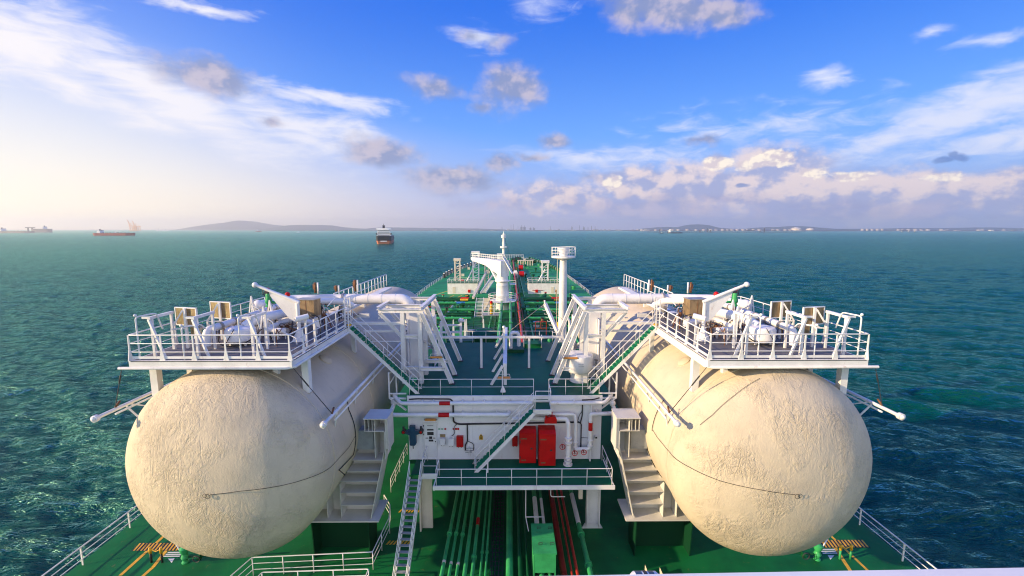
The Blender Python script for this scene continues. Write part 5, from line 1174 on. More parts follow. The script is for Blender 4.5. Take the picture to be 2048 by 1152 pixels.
# longitudinal pipes
for k, (x, z, r, mt, lab) in enumerate(((-1.4, 1.9, .34, green_pipe, 'thick green pipe running forward under the crane'), (-3.4, 1.4, .16, green_pipe, 'thin green pipe running forward left of the crane pipe'), (.7, 1.9, .3, green_pipe, 'second thick green pipe running forward right of centre'),
        (2.0, 1.5, .14, green_dark, 'thin dark pipe between the green and the red deck pipes'), (2.6, 2.0, .26, redp, 'long dull red pipe running forward beside the crane'), (3.3, 1.5, .12, rusty, 'thin rusty pipe beside the long red pipe'), (4.6, 1.4, .16, green_pipe, 'thin green pipe running forward right of the red pipe'), (-2.4, 1.4, .14, green_dark, 'thin dark green pipe left of the crane pipe'))):
    t = thing('deck_pipe', lab, 'pipe', (x, 62, z)); y1 = 250 if mt in (redp, rusty) or k in (2, 3) else (100 if k in (1, 7) else 230)
    ya = 62 if k not in (0,) else 58
    part('pipe_run', MB().cyl((x, ya, z), (x, y1, z), r, n=10), mt, t)
    for y in range(66, y1, 9): part('support', MB().bb(x - r, x + r, y, y + .2, 0, z - r * .8), green_dark, t)
    for y in range(70, min(y1, 130), 12): part('flange', MB().cyl((x, y, z), (x, y + .2, z), r * 1.5, n=10), mt, t)
# catwalk posts, drums, hatches
t = thing('mushroom_vent', 'big dark green round vent just beyond the roof railing left of centre', 'vent', (-2.9, 52, 0))
part('drum', MB().lathe(-2.6, 50, [(1.0, 0), (1.0, 6.5), (1.25, 6.9), (1.6, 7.1), (1.6, 8.0), (1.1, 8.25), (.3, 8.3)], 24), green_dark, t)
part('lid_ribs', MB().torus((-2.6, 50, 8.22), .9, .06, 'z').bar((-3.4, 50, 8.3), (-1.8, 50, 8.3), .08), green_pipe, t)
railing('catwalk_railing', 'dark green catwalk rail crossing the deck beyond the deckhouse', [(-22, 80, 1.5), (22, 80, 1.5)], h=1.8, sp=3.2, nr=2, r=.05, mat=green_dark, post='round')
solo('catwalk', MB().bb(-22, 22, 80.05, 81.2, 1.35, 1.45).bb(-20, -19.8, 80.1, 81, 0, 1.34).bb(-8, -7.8, 80.1, 81, 0, 1.34).bb(8, 8.2, 80.1, 81, 0, 1.34).bb(19.8, 20, 80.1, 81, 0, 1.34), green_dark, 'dark green raised catwalk crossing the deck behind the roof railing', 'catwalk')
t = thing('valve_cage', 'white railed box platform in the pipes just aft of the crane', 'platform', (-3.7, 93, 0))
m = MB()
for z in (2.2, 3.0, 3.8): m.bar((-5.4, 92, z), (-1.6, 92, z), .09).bar((-5.4, 92, z), (-5.4, 95, z), .09).bar((-1.6, 92, z), (-1.6, 95, z), .09).bar((-5.4, 95, z), (-1.6, 95, z), .09)
for x in (-5.4, -4.1, -2.9, -1.6):
    for y in (92, 95): m.bar((x, y, 1.6 if x in (-4.1, -2.9) else 0), (x, y, 3.8), .1)
part('rail', m, white, t); part('floor', MB().bb(-5.4, -1.6, 92, 95, 1.5, 1.6), greyp, t)
part('valve', MB().lathe(-3.5, 93.5, [(.35, 1.6), (.3, 2.4), (.5, 2.7), (.25, 3.2), (.35, 3.9)], 10), yellow, t); part('valve_cap', MB().lathe(-3.5, 93.5, [(.3, 3.9), (.35, 4.3), (.1, 4.5)], 10), red, t)
for k, (x, y, w, lab) in enumerate(((-8.3, 74, 1.0, 'white hose gantry standing left of the green vent beyond the roof'), (-5.6, 74.5, 1.5, 'white double-post hose gantry beyond the roof railing'))):
    t = thing('hose_gantry', lab, 'gantry', (x, y, 0)); m = MB()
    for a in (-1, 1): part('post', MB().prism([(x + a * w - .28, 0), (x + a * w + .28, 0), (x + a * w + .08, 4.4), (x + a * w - .08, 4.4)], y, y + .3), white, t)
    part('tank', MB().bb(x - w + .3, x + w - .3, y, y + 1, .8, 2.4), (green_pipe, greyp)[k], t)
solo('yellow_buoy', MB().lathe(9.3, 75, [(.1, 1.2), (.3, 1.6), (.55, 3.0), (.45, 3.7), (.1, 4.0)], 12), yellow, 'small yellow bottle-shaped float standing near the caged mast', 'float')
t = thing('red_frame', 'small red tubular frame on the deck left of the yellow float', 'frame', (6.2, 78, 0))
part('frame', MB().bar((5.2, 78, 0), (5.2, 78, 3.2), .12).bar((7.2, 78, 0), (7.2, 78, 3.2), .12).bar((5.2, 78, 3.2), (7.2, 78, 3.2), .12).bar((5.2, 78, 2.0), (7.2, 78, 2.0), .1).bar((6.2, 78, 2.0), (6.2, 78, 3.2), .1), redp, t)
t = thing('side_manifold_stand', 'low white pipe stand with end valves beside the left tower legs', 'stand', (-4.6, 41.5, 0))
m = MB()
for z in (10.6, 9.9, 8.3): m.bar((-6.5, 42, z), (-4.3, 42, z), .17)
for x in (-6.3, -4.35): m.bar((x, 42, 0), (x, 42, 11.0), .22)
part('frame', m, white, t); part('valve', MB().cyl((-4.6, 42, 11.05), (-4.0, 42, 11.05), .14, n=8).ball((-4.35, 42, 11.1), .24), white, t)
t = thing('winch_box', 'dark green mooring winch block beside the left tower with a yellow step', 'winch', (-4.5, 46, 0))
part('block', MB().bb(-6.2, -3.4, 45, 47, 0, 8.2), green_dark, t); part('step', MB().bb(-5.8, -3.6, 43.8, 44.6, 7.4, 7.55), yellow, t); part('step_post', MB().bb(-5.7, -5.6, 44, 44.1, 0, 7.39).bb(-3.9, -3.8, 44, 44.1, 0, 7.39), green_dark, t)
for k, (x, y) in enumerate(((5.9, 206), (5.4, 176))):
    t = thing('hose_reel', '%s of two bright red drums on the right fore deck' % ('farther', 'nearer')[k], 'hose reel', (x, y, 0), 'red drums on the fore deck')
    part('drum', MB().cyl((x - 1.0, y, 1.9), (x + 1.0, y, 1.9), 1.15, n=18), red, t)
    part('axle_end', MB().cyl((x + 1.1, y, 2.0), (x + 1.5, y, 2.0), .5, n=10), white, t)
    part('stand', MB().bb(x - 1.3, x - 1.12, y - .8, y + .8, 0, 2), greyp, t)
solo('white_cover', MB().bb(2.0, 3.8, 176, 179, 0, 2.6).bb(2.3, 3.5, 177, 178, 2.61, 3.2), white, 'small white machinery cover left of the nearer red drum', 'box')
rng = random.Random(11)
# small deck fittings, midships and fore deck
fit = 0
for k in range(90):
    y = rng.uniform(84, 275); hw = 22 if y < 200 else 22 * (1 - ((y - 200) / 130) ** 2 * 1.2); x = rng.uniform(-hw, hw)
    if abs(x + 1) < 3 or (128 < y < 146 and (-20 < x < -8 or 5 < x < 17)): continue
    typ = k % 4; c = (green_dark, green_pipe, green_dark, (cream, yellow, white, red)[k % 7 % 4])[typ]
    t = thing('deck_fitting', ('green mushroom vent head', 'green tank hatch with lid', 'dark green bollard pair', 'small pale deck box')[typ] + ' on the open green deck', ('vent', 'hatch', 'bollard', 'box')[typ], (x, y, 0), ('mushroom vent heads', 'tank hatches', 'bollard pairs', 'pale deck boxes')[typ] + ' on the open deck')
    if typ == 0: part('head', MB().lathe(x, y, [(.3, 0), (.3, 1.1), (.7, 1.2), (.75, 1.6), (.3, 1.9)], 10), c, t)
    elif typ == 1: part('coaming', MB().lathe(x, y, [(.8, 0), (.8, .9), (.95, .92), (.9, 1.1)], 12), c, t); part('lid_wheel', MB().torus((x, y, 1.25), .4, .06, 'z', 12, 5), green_pipe, t)
    elif typ == 2: part('post', MB().cyl((x - .8, y, .13), (x - .8, y, 1.1), .4, n=12), c, t); part('post', MB().cyl((x + .8, y, .13), (x + .8, y, 1.1), .4, n=12), c, t); part('base', MB().bb(x - 1.5, x + 1.5, y - .6, y + .6, 0, .12), green_dark, t)
    else: part('case', MB().bb(x - .6, x + .6, y - .4, y + .4, 0, 1.0), c, t); part('lid', MB().bb(x - .65, x + .65, y - .45, y + .45, 1.01, 1.08), c, t)
for k in range(26):
    y = rng.uniform(150, 262); s = rng.choice((-1, 1)); hw = 20 if y < 200 else 20 - (y - 200) * .12
    xa = rng.uniform(4.5, hw - 4); xb = min(hw, xa + rng.uniform(3, 10))
    solo('deck_pipe', MB().path(bend([(s * xa, y, .2), (s * xa, y, .8), (s * xb, y, .8), (s * xb, y + rng.uniform(-6, 6), .8)], .3), rng.uniform(.1, .22), 6), green_pipe if k % 3 else green_dark, 'short green pipe branch on the %s fore deck' % SIDE[s], 'pipe', 'green pipe branches on the %s fore deck' % SIDE[s])
for k in range(46):
    y = rng.uniform(64, 126); s = rng.choice((-1, 1)); x = s * rng.uniform(5.5, 21)
    if -11 < x < -1 and y > 88: continue
    t = thing('deck_valve', 'small deck valve with a handwheel among the %s manifold pipes' % SIDE[s], 'valve', (x, y, 0), 'deck valves among the %s manifold pipes' % SIDE[s]); hh = rng.uniform(1.2, 2.6)
    part('body', MB().lathe(x, y, [(.3, 0), (.3, .1), (.12, .2), (.12, hh - .7), (.32, hh - .6), (.32, hh - .3), (.1, hh)], 8), (green_pipe, green_dark, green_dark, rusty)[k % 4], t)
    part('handwheel', MB().torus((x, y, hh), .38, .06, 'z', 10, 4), (dark, red, green_pipe, yellow, dark)[k % 5], t)
for k in range(16):
    y = rng.uniform(66, 100); s = rng.choice((-1, 1)); x = s * rng.uniform(9, 21); l = rng.uniform(6, 24)
    solo('deck_pipe', MB().path(bend([(x, y, .2), (x, y, 1.1), (x, y + l, 1.1), (x + rng.uniform(-3, 3), y + l + .5, 1.1)], .3), rng.uniform(.08, .2), 6), (green_pipe, green_dark, white, rusty)[k % 4], 'lengthwise pipe crossing the %s manifold rows' % SIDE[s], 'pipe', 'lengthwise pipes over the %s manifold' % SIDE[s])
# painted lines and circle
m = MB()
for k in range(40):
    a = k * 2 * math.pi / 40; m.box(11.5 + 5 * math.cos(a), 158 + 5 * math.sin(a), .006, .5, .85, .006, a)
solo('deck_marking', m, yellow, 'large yellow circle painted on the right fore deck', 'marking')
line([(-23.3, 128), (-19.2, 142)], .35, yellow, 'deck_marking', 'slanting yellow line beside the left mid deckhouse')
line([(-17.4, 126), (-16.4, 131)], .3, yellow, 'deck_marking', 'first short yellow line in front of the left mid deckhouse'); line([(-15, 126), (-14, 131)], .3, yellow, 'deck_marking', 'second short yellow line in front of the left mid deckhouse')
line([(14.6, 118), (12.6, 131)], .3, yellow, 'deck_marking', 'first slanting yellow line in front of the right mid deckhouse'); line([(18.2, 116), (14.6, 131)], .3, yellow, 'deck_marking', 'second slanting yellow line in front of the right mid deckhouse')
# shadow-casting deck seams are real weld lines
m = MB()
for y in range(20, 290, 18): m.bb(-25 + max(0, (y - 200)) * .15, 24 - max(0, (y - 200)) * .13, y, y + .05, .002, .012)
solo('deck_weld', m, green_dark, 'thin dark weld seams running across the green main deck', 'seam')
# bow: foremast, windlasses
t = thing('foremast', 'slender white mast with two small platforms standing at the bow', 'mast', (-3.2, 283, 0))
part('pole', MB().lathe(-3.2, 283, [(.9, 0), (.85, 8), (.7, 14), (.35, 17.0), (.1, 18.6)], 14), white, t)
part('platform', MB().lathe(-3.2, 283, [(.9, 7.6), (2.3, 7.8), (2.3, 8.9), (2.2, 8.9), (2.2, 8.0), (.9, 8.0)], 12), white, t)
part('platform', MB().lathe(-3.2, 283, [(.8, 14.2), (1.6, 14.4), (1.6, 16.2), (1.5, 16.2), (1.5, 14.6), (.8, 14.6)], 12), white, t)
part('lamp', MB().box(-4.0, 283, 16.6, .5, .5, .8).box(-2.4, 283, 16.6, .4, .4, 1.0), white, t)
part('stay', MB().cyl((-3.2, 283, 16), (1.5, 291, 1), .08, n=5), dark, t)
t = thing('forecastle_platform', 'white railed platform round the foot of the foremast', 'platform', (-4, 281, 0)); m = MB()
for z in (2.2, 3.0, 3.8): m.bar((-10, 279, z), (9.5, 279, z), .12)
for k in range(14): m.bar((-10 + k * 1.5, 279, 0), (-10 + k * 1.5, 279, 3.8), .14)
part('rail', m, white, t); part('house', MB().bb(-7.5, -4.2, 279.5, 282, 0, 4.4), white, t); part('antenna', MB().bar((-9.5, 280, 0), (-10.0, 280, 6.2), .12), dark, t)
for k, (x, y) in enumerate(((3.5, 262), (9.5, 258), (14, 250), (-9, 262), (6, 274), (-14, 250))):
    t = thing('mooring_winch', 'dark green mooring winch on the fore deck, %s' % ('just left of the rope bin', 'just right of the rope bin', 'by the right bow edge', 'on the left beside the foremast foot', 'nearest the bow tip', 'by the left bow edge')[k], 'winch', (x, y, 0), 'mooring winches on the fore deck')
    part('drum', MB().cyl((x - 1.6, y, 1.5), (x + 1.6, y, 1.5), 1.0, n=12), green_dark, t); part('frame', MB().bb(x - 2.0, x - 1.62, y - 1, y + 1, 0, 2.6).bb(x + 1.62, x + 2.0, y - 1, y + 1, 0, 2.6), green_dark, t)
    part('rope_coil', MB().cyl((x - .8, y, 1.5), (x + .6, y, 1.5), 1.15, n=12), (rope_m if k % 2 else dark), t)
t = thing('rope_bin', 'cream slatted rope bin on the fore deck right of the mast', 'bin', (9.5, 240, 0)); m = MB()
for k in range(7): m.bb(5.2 + k * 1.3, 5.7 + k * 1.3, 240, 243, 0, 2.6)
part('slats', m, cream, t); part('rim', MB().bb(5, 13.8, 239.9, 243.1, 2.61, 2.9), cream, t)
for k in range(34):        # fairlead rollers and stanchions along the bow bulwark
    u = k / 33; 
    if k < 17: y = 180 + u * 2 * 108; x = -26.6 + max(0, (y - 185)) ** 1.6 * .0100
    else: y = 180 + (u - .5) * 2 * 108; x = 24.4 - max(0, (y - 190)) ** 1.6 * .0068
    t = thing('fairlead', 'dark fairlead block along the %s bow edge, %s counted from midships' % ('left' if k < 17 else 'right', (ORD + ['seventeenth'])[k % 17]), 'fairlead', (x, y, 0), 'fairleads along the %s bow edge' % ('left' if k < 17 else 'right'))
    part('block', MB().bb(x - .5, x + .5, y - 1.2, y + 1.2, 0, 1.5), (dark if k < 17 else green_dark), t); part('roller', MB().cyl((x, y, 1.5), (x, y, 1.9), .35, n=8), (white if k < 17 else green_pipe), t)
# ============================================================ FAR SHORE
landm = mk('shore_land', (0.10, 0.10, 0.085), 0.9, var=0.4, vs=0.004); hillm = mk('hill_forest', (0.016, 0.034, 0.040), 0.95, var=0.5, vs=0.003)
tankw = mk('storage_tank_white', (0.34, 0.32, 0.32), 0.5, var=0.1, vs=.02); conc = mk('jetty_concrete', (0.09, 0.085, 0.08), 0.8, var=.3, vs=.02); stackm = mk('refinery_steel', (0.16, 0.16, 0.18), 0.6)
shipdark = mk('ship_dark_hull', (0.02, 0.022, 0.028), 0.5, var=.2, vs=.1); shipred = mk('ship_red_hull', (0.30, 0.045, 0.03), 0.5, var=.2, vs=.1); shiporange = mk('ship_boot_topping', (0.55, 0.17, 0.08), 0.5); shipwhite = mk('ship_white', (0.85, 0.84, 0.80), 0.5); shipgrey = mk('ship_grey', (0.22, 0.20, 0.20), 0.6); cranem = mk('gantry_orange', (0.75, 0.36, 0.10), 0.6)
def fx(px, D): r = ray(px, 458); k = D / r.y; return CAM.x + r.x * k          # X of a sight line at distance Y = D
def land(px0, px1, D, depth, h):
    m = MB(); n = 60; rg = random.Random(int(D)); vs = []; 
    for i in range(n + 1):
        px = px0 + (px1 - px0) * i / n; x = fx(px, D); hh = h * (0.6 + 0.5 * rg.random()) if 0 < i < n else 0
        vs += [(x, D + rg.uniform(-40, 40), SEA - .5), (x, D + 60, SEA + hh * .4), (x, D + depth * .5, SEA + hh), (x * 1.02, D + depth, SEA - .5)]
    fs = []
    for i in range(n):
        for j in range(3): fs.append((i * 4 + j, i * 4 + 4 + j, i * 4 + 5 + j, i * 4 + 1 + j))
    m.add(vs, fs, True); struct('shore', m, landm)
land(515, 1320, 8200, 1500, 16); land(330, 560, 11500, 1500, 10); land(1290, 2100, 6200, 1500, 14); land(-60, 340, 12500, 1500, 14)
def hill(name, px0, px1, D, prof, depth=2200):
    """ridge with a real rounded cross-section; prof = [(photo x, height m)]"""
    m = MB(); n = 90; k = 9; vs = []; xs = np.array([p[0] for p in prof]); hs = np.array([p[1] for p in prof]); rg = np.random.default_rng(int(D))
    rough = np.convolve(rg.normal(size=n + 9), np.ones(5) / 5, 'same')[:n + 1]
    for i in range(n + 1):
        px = px0 + (px1 - px0) * i / n; h = float(np.interp(px, xs, hs)) * (1 + .05 * rough[i]); x = fx(px, D)
        for j in range(k + 1): a = math.pi * j / k; vs.append((x, D + depth / 2 - depth / 2 * math.cos(a), SEA - 1 + max(0, h) * math.sin(a) ** 1.2))
    fs = [(i * (k + 1) + j, (i + 1) * (k + 1) + j, (i + 1) * (k + 1) + j + 1, i * (k + 1) + j + 1) for i in range(n) for j in range(k)]
    m.add(vs, fs, True); struct(name, m, hillm)
hill('hills', 325, 640, 12800, [(325, 0), (345, 45), (362, 130), (385, 190), (410, 235), (428, 285), (440, 300), (455, 285), (475, 235), (500, 175), (530, 120), (560, 80), (600, 40), (640, 0)])
hill('hills', 500, 760, 11600, [(500, 0), (530, 110), (550, 150), (575, 155), (600, 148), (625, 140), (650, 85), (680, 55), (720, 35), (760, 0)])
hill('hills', 690, 1010, 12600, [(690, 0), (730, 70), (760, 85), (820, 72), (880, 62), (950, 50), (1010, 20)])
hill('hills', 1310, 1500, 10500, [(1310, 0), (1330, 60), (1360, 90), (1385, 82), (1405, 80), (1415, 135), (1430, 165), (1440, 150), (1452, 85), (1475, 60), (1500, 30)])
hill('hills', 1560, 1760, 9500, [(1560, 0), (1590, 75), (1615, 80), (1640, 90), (1655, 105), (1670, 85), (1700, 50), (1760, 20)])
hill('hills', 1440, 2160, 9000, [(1440, 10), (1500, 38), (1600, 40), (1750, 38), (1850, 42), (1930, 60), (1990, 50), (2040, 62), (2080, 70), (2160, 40)])
def stank(px, D, dia, h, grp, lab):
    x = fx(px, D); t = thing('storage_tank', lab, 'storage tank', (x, D, SEA + 3), grp); b = SEA + 3
    part('shell', MB().lathe(x, D, [(dia / 2, b), (dia / 2, b + h)], 20), tankw, t)
    part('roof', MB().lathe(x, D, [(dia / 2 + .3, b + h + .02), (dia / 3, b + h + 2), (.5, b + h + 3.2)], 20), tankw, t)
rg = random.Random(3)
for px in (1284, 1292, 1312, 1322, 1346, 1357, 1375, 1393, 1408, 1422, 1432, 1446, 1455, 1464, 1475, 1486, 1494, 1507, 1519, 1546, 1556, 1571, 1579): stank(px, 6500, rg.uniform(45, 62), rg.uniform(22, 27), 'white storage tanks along the centre-right shore', 'one of the pale storage tanks lined along the centre-right shore')
for px in (1725, 1734, 1744, 1755, 1764): stank(px, 6500, 46, 31, 'tight cluster of five pale tanks on the right shore', 'one of five pale tanks clustered on the right shore')
for px in (1797, 1806, 1817, 1831, 1842, 1856, 1883, 1957, 1964, 2008): stank(px, 6500, rg.uniform(40, 55), rg.uniform(20, 27), 'pale tanks on the far right shore', 'one of the scattered pale tanks on the far right shore')
for px in (1189, 1195, 1202, 1210, 1219, 1234, 1266, 1276, 1017, 1026, 1032, 1039, 1101, 1118): stank(px, 8400, rg.uniform(40, 60), rg.uniform(18, 27), 'small bright tanks on the central shore', 'one of the tiny bright tanks on the central shore')
for k, (px, h, w) in enumerate(((1022, 110, 8), (1027, 125, 7), (1036, 95, 7), (1043, 105, 40), (1049, 100, 46), (1061, 72, 34), (1068, 66, 40), (1144, 95, 22), (1159, 105, 10), (1168, 90, 26), (1176, 72, 12), (1183, 95, 16), (1190, 80, 12), (1101, 85, 9), (1004, 75, 12))):
    D = 8600; x = fx(px, D); t = thing('refinery_tower', 'one of the thin grey refinery towers on the hazy central shore', 'tower', (x, D, SEA), 'grey refinery towers on the central shore')
    if w > 20: part('frame', MB().bb(x - w / 2, x + w / 2, D, D + 40, SEA, SEA + h * .7).bb(x - w / 4, x, D, D + 20, SEA + h * .7, SEA + h), stackm, t)
    else: part('column', MB().lathe(x, D, [(w / 2, SEA), (w / 2 * .8, SEA + h)], 10), stackm, t)
    part('platform', MB().lathe(x, D, [(w * .5, SEA + h * .6), (w * .62, SEA + h * .61), (w * .62, SEA + h * .63), (w * .5, SEA + h * .64)], 10), stackm, t)
for k in range(40):
    px = rg.uniform(840, 1320) if k < 24 else rg.uniform(1290, 2040); D = 8350 if k < 24 else 6350; x = fx(px, D); w = rg.uniform(30, 90); h = rg.uniform(8, 18)
    t = thing('shed', 'one of the low pale sheds along the far industrial shore', 'building', (x, D, SEA + 2), 'low sheds on the far shore'); part('walls', MB().bb(x - w / 2, x + w / 2, D, D + 40, SEA + 2, SEA + 2 + h), (tankw, landm, cream)[k % 3], t)
    part('roof', MB().prism([(x - w / 2 - 1, SEA + 2.1 + h), (x + w / 2 + 1, SEA + 2.1 + h), (x, SEA + 2 + h * 1.35)], D - 1, D + 41), (tankw, stackm)[k % 2], t)
# jetty
t = thing('jetty', 'long low dark jetty in the water off the right shore', 'jetty', (fx(1450, 4000), 4000, SEA))
xa, xb = fx(1296, 4000), fx(1600, 4000)
part('deck', MB().bb(xa, xb, 4000, 4014, SEA + 4, SEA + 6), conc, t); m = MB()
for k in range(70): x = xa + (xb - xa) * k / 69; m.bb(x - 1.5, x + 1.5, 4001, 4012, SEA - 1, SEA + 4)
part('piles', m, conc, t)
for px, h in ((1415, 30), (1529, 34), (1320, 26), (1340, 14), (1400, 16), (1421, 18), (1521, 12)): x = fx(px, 4005); part('loading_tower', MB().bb(x - 4, x + 4, 4002, 4010, SEA + 6, SEA + 6 + h).bb(x - 12, x + 5, 4004, 4008, SEA + 4 + h * .7, SEA + 5 + h * .7), conc, t)
for px, w, h in ((1592, 150, 62), (1620, 110, 50)):
    x = fx(px, 6900); t = thing('warehouse', ('bulky pale dome-roofed store on the right shore' if px < 1600 else 'lower pale dome-roofed store beside the bulky one'), 'building', (x, 6900, SEA)); part('walls', MB().lathe(x, 6900, [(w / 2, SEA), (w / 2, SEA + h * .55)], 16), cream, t); part('roof', MB().lathe(x, 6900, [(w / 2 + 1, SEA + h * .56), (w / 3, SEA + h * .85), (2, SEA + h)], 16), cream, t)
# ---- ships
def ship(name, label, px, D, L, B, fb, heading, hullc, boot=None, bridge_at=.12, bh=14, extra=None, deckc=None):
    """heading: angle of the bow from +Y, clockwise; origin at midships on the water"""
    x = fx(px, D); t = thing(name, label, 'ship', (x, D, SEA)); m = MB(); prof = [(-.5, .75), (-.46, .95), (-.3, 1), (.3, 1), (.4, .82), (.46, .5), (.5, .04)]
    def hullm_(z0, z1, flare=1.0, w0=1.0):
        lo = [(u * L * (.97 if abs(u) > .45 else 1), w * B / 2 * w0) for u, w in prof]; hi = [(u * L, w * B / 2) for u, w in prof]
        pl = [(w, u) for u, w in lo] + [(-w, u) for u, w in reversed(lo)]; ph = [(w, u) for u, w in hi] + [(-w, u) for u, w in reversed(hi)]
        n = len(pl); vs = [(a, b, z0) for a, b in pl] + [(a, b, z1) for a, b in ph]
        return MB().add(vs, [tuple(range(n)), tuple(reversed(range(n, 2 * n)))] + [(i, i + n, (i + 1) % n + n, (i + 1) % n) for i in range(n)])
    def place(nm, mb, mat, lb=None, under=None):
        c, s_ = math.cos(-heading), math.sin(-heading); mb.v = [(x + v[0] * c - v[1] * s_, D + v[0] * s_ + v[1] * c, SEA + v[2]) for v in mb.v]
        return part(nm, mb, mat, under or t, lb)
    z0 = 0
    if boot: place('boot_topping', hullm_(-1, boot, w0=.86), shiporange if boot else hullc); z0 = boot + .02
    else: z0 = -1
    place('hull', hullm_(z0, fb), hullc)
    if deckc: place('deck', hullm_(fb + .02, fb + .3), deckc)
    yb = L * (bridge_at - .5) + L * .05
    m = MB(); w = B * .46
    for k in range(4): m.bb(-w * (1 - .06 * k), w * (1 - .06 * k), yb - L * .045, yb + L * .035, fb + .35 + k * bh / 5, fb + .3 + (k + 1) * bh / 5)
    m.bb(-B * .48, B * .48, yb, yb + L * .03, fb + .36 + 4 * bh / 5, fb + bh); sup = place('superstructure', m, shipwhite)
    m = MB()
    for k in range(4): m.bb(-w * .8, w * .8, yb - L * .0475, yb - L * .0455, fb + 1.2 + k * bh / 5, fb + 2.0 + k * bh / 5)
    m.bb(-B * .4, B * .4, yb + L * .031, yb + L * .033, fb + bh * .86, fb + bh * .95); place('window_band', m, dark, None, sup)
    place('funnel', MB().bb(-B * .07, B * .07, yb - L * .02, yb - L * .005, fb + bh + .01, fb + bh * 1.35), shipdark)
    place('mast', MB().bb(-.5, .5, yb + 2, yb + 3, fb + bh, fb + bh * 1.55).bb(-B * .12, B * .12, yb + 2, yb + 3, fb + bh * 1.25, fb + bh * 1.28), shipgrey)
    if extra: extra(place, L, B, fb)
    return t
def bulk_extra(place, L, B, fb):
    place('lifeboat', MB().bb(-B * .5, -B * .42, -L * .42, -L * .38, fb + 3, fb + 6), shipdark); place('lifeboat', MB().bb(B * .42, B * .5, -L * .42, -L * .38, fb + 3, fb + 6), shipdark)
    m = MB()
    for k in range(4): m.bb(-1, 1, -L * .2 + k * L * .16, -L * .2 + k * L * .16 + 2, fb, fb + 16)
    place('cargo_crane', m, shipwhite)
    place('stern_plate', MB().bb(-B * .2, B * .2, -L * .503, -L * .5015, 5.2, 7.0), shipwhite)
ship('bulk_carrier', 'dark ship with orange boot topping seen from the stern, nearest of the far ships', 771, 1010, 150, 33, 17, rad(-12), shipdark, boot=7, bridge_at=.09, bh=17, extra=bulk_extra)
def tank_extra(place, L, B, fb):
    m = MB()
    for k in range(8): m.bb(-B * .1, B * .1, -L * .3 + k * L * .09, -L * .3 + k * L * .09 + 3, fb, fb + 3 + 2 * (k == 4))
    place('deck_pipes', m, shipgrey); place('hose_crane', MB().bb(-1, 1, 0, 2, fb, fb + 8).bb(-1, 1, 0, L * .14, fb + 7, fb + 8), shipwhite)
ship('tanker', 'long low red-hulled tanker lying off to the far left', 229, 2200, 182, 30, 12, rad(82), shipred, bridge_at=.1, bh=14, extra=tank_extra, deckc=shipgrey)
ship('tanker', 'long dark low ship at the extreme left edge of the horizon', 30, 3700, 300, 48, 14, rad(86), shipgrey, bridge_at=.12, bh=22, extra=tank_extra)
ship('barge', 'grey crane vessel with a gantry frame just right of the leftmost ship', 86, 4300, 150, 50, 34, rad(80), shipgrey, bridge_at=.55, bh=22, extra=lambda place, L, B, fb: (place('gantry_arm', MB().bb(-6, 6, -L * .95, -L * .45, fb + 8, fb + 16).bb(-6, 6, -L * .85, -L * .8, 0, fb + 8).bb(-6, 6, -L * .62, -L * .57, 0, fb + 8), shipgrey),))
ship('tugboat', 'tiny red vessel on the horizon below the left hills', 517, 5200, 62, 20, 10, rad(75), shipred, bridge_at=.3, bh=20)
ship('coaster', 'small white and dark vessel anchored off the right jetty', 1350, 3300, 120, 22, 7, rad(85), shipdark, bridge_at=.12, bh=22)
ship('launch', 'tiny white boat on the horizon left of the nearest ship', 596, 4200, 30, 9, 4, rad(60), shipwhite, bridge_at=.4, bh=7)
ship('launch', 'tiny dark launch just left of the white and dark vessel', 1324, 3200, 34, 10, 4, rad(88), shipdark, bridge_at=.4, bh=6)
for px, lab in ((320, 'left of two tiny pale ships below the start of the left hills'), (333, 'right of two tiny pale ships below the start of the left hills')): ship('coaster', lab, px, 6800, 90, 20, 8, rad(80), shipwhite, bridge_at=.2, bh=26)
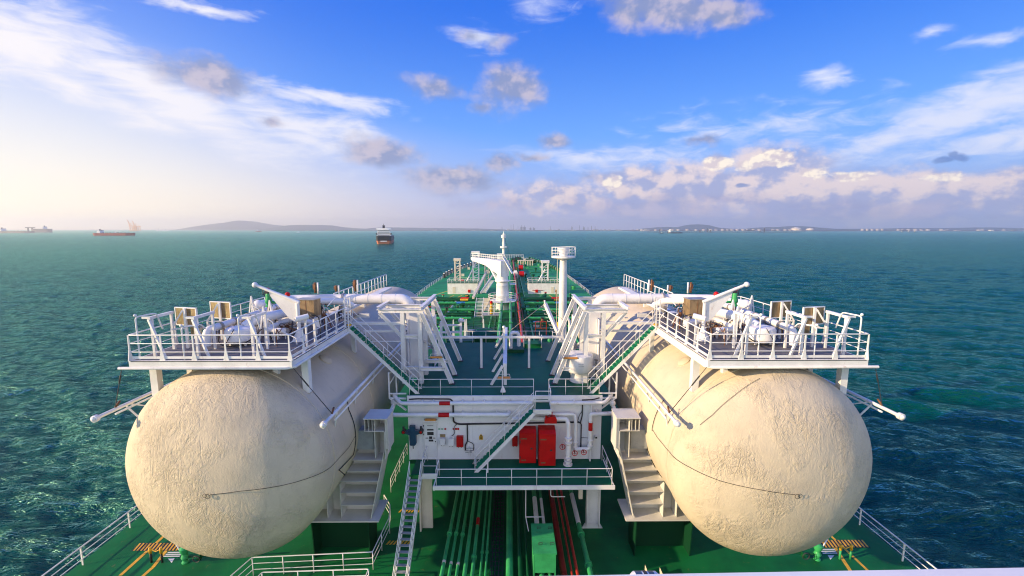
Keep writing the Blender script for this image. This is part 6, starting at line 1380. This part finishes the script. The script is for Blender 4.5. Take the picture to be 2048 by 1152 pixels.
for px, lab in ((1805, 'leftmost of three dark barges off the right shore'), (1819, 'middle of three dark barges off the right shore'), (1831, 'rightmost of three dark barges off the right shore')): ship('barge', lab, px, 4300, 30, 10, 5, rad(85), shipdark, bridge_at=.2, bh=6)
def gantry(px, D, lab, h):
    x = fx(px, D); t = thing('gantry_crane', lab, 'crane', (x, D, SEA), None); k = h / 100.
    m = MB()
    for a in (-22, 22):
        for b in (0, 30): m.bar((x + a * k, D + b * k, SEA), (x + a * k, D + b * k, SEA + 62 * k), 6.5 * k)
    part('portal_legs', m, cranem, t); part('sill_beam', MB().bb(x - 30 * k, x + 30 * k, D - 2, D + 4, SEA + 8 * k, SEA + 16 * k).bb(x - 28 * k, x + 28 * k, D - 2, D + 4, SEA + 36 * k, SEA + 42 * k), cranem, t)
    part('boom', MB().bar((x - 34 * k, D, SEA + 66 * k), (x + 62 * k, D, SEA + 60 * k), 7 * k), cranem, t); part('raised_jib', MB().bar((x - 20 * k, D, SEA + 66 * k), (x - 42 * k, D, SEA + 132 * k), 7 * k), cranem, t)
    part('stay', MB().bar((x - 5 * k, D, SEA + 66 * k), (x - 8 * k, D, SEA + 100 * k), 4 * k).bar((x - 8 * k, D, SEA + 100 * k), (x + 50 * k, D, SEA + 62 * k), 2.5 * k), cranem, t)
gantry(264, 7000, 'left of two pale orange gantry cranes on the left horizon', 130); gantry(273, 7060, 'right of two pale orange gantry cranes on the left horizon', 120)
# ============================================================ HAZE
hm = bpy.data.materials.new('haze_air'); hm.use_nodes = True; hn = hm.node_tree; hn.nodes.clear()
pv = hn.nodes.new('ShaderNodeVolumePrincipled'); pv.inputs['Color'].default_value = (.95, .94, .93, 1); pv.inputs['Density'].default_value = 8.5e-5; pv.inputs['Anisotropy'].default_value = 0.5
ho = hn.nodes.new('ShaderNodeOutputMaterial'); hn.links.new(pv.outputs[0], ho.inputs['Volume'])
m = MB().bb(-16500, 16500, -16500, 17000, -14.5, 340); h = struct('haze', m, hm, 'stuff')
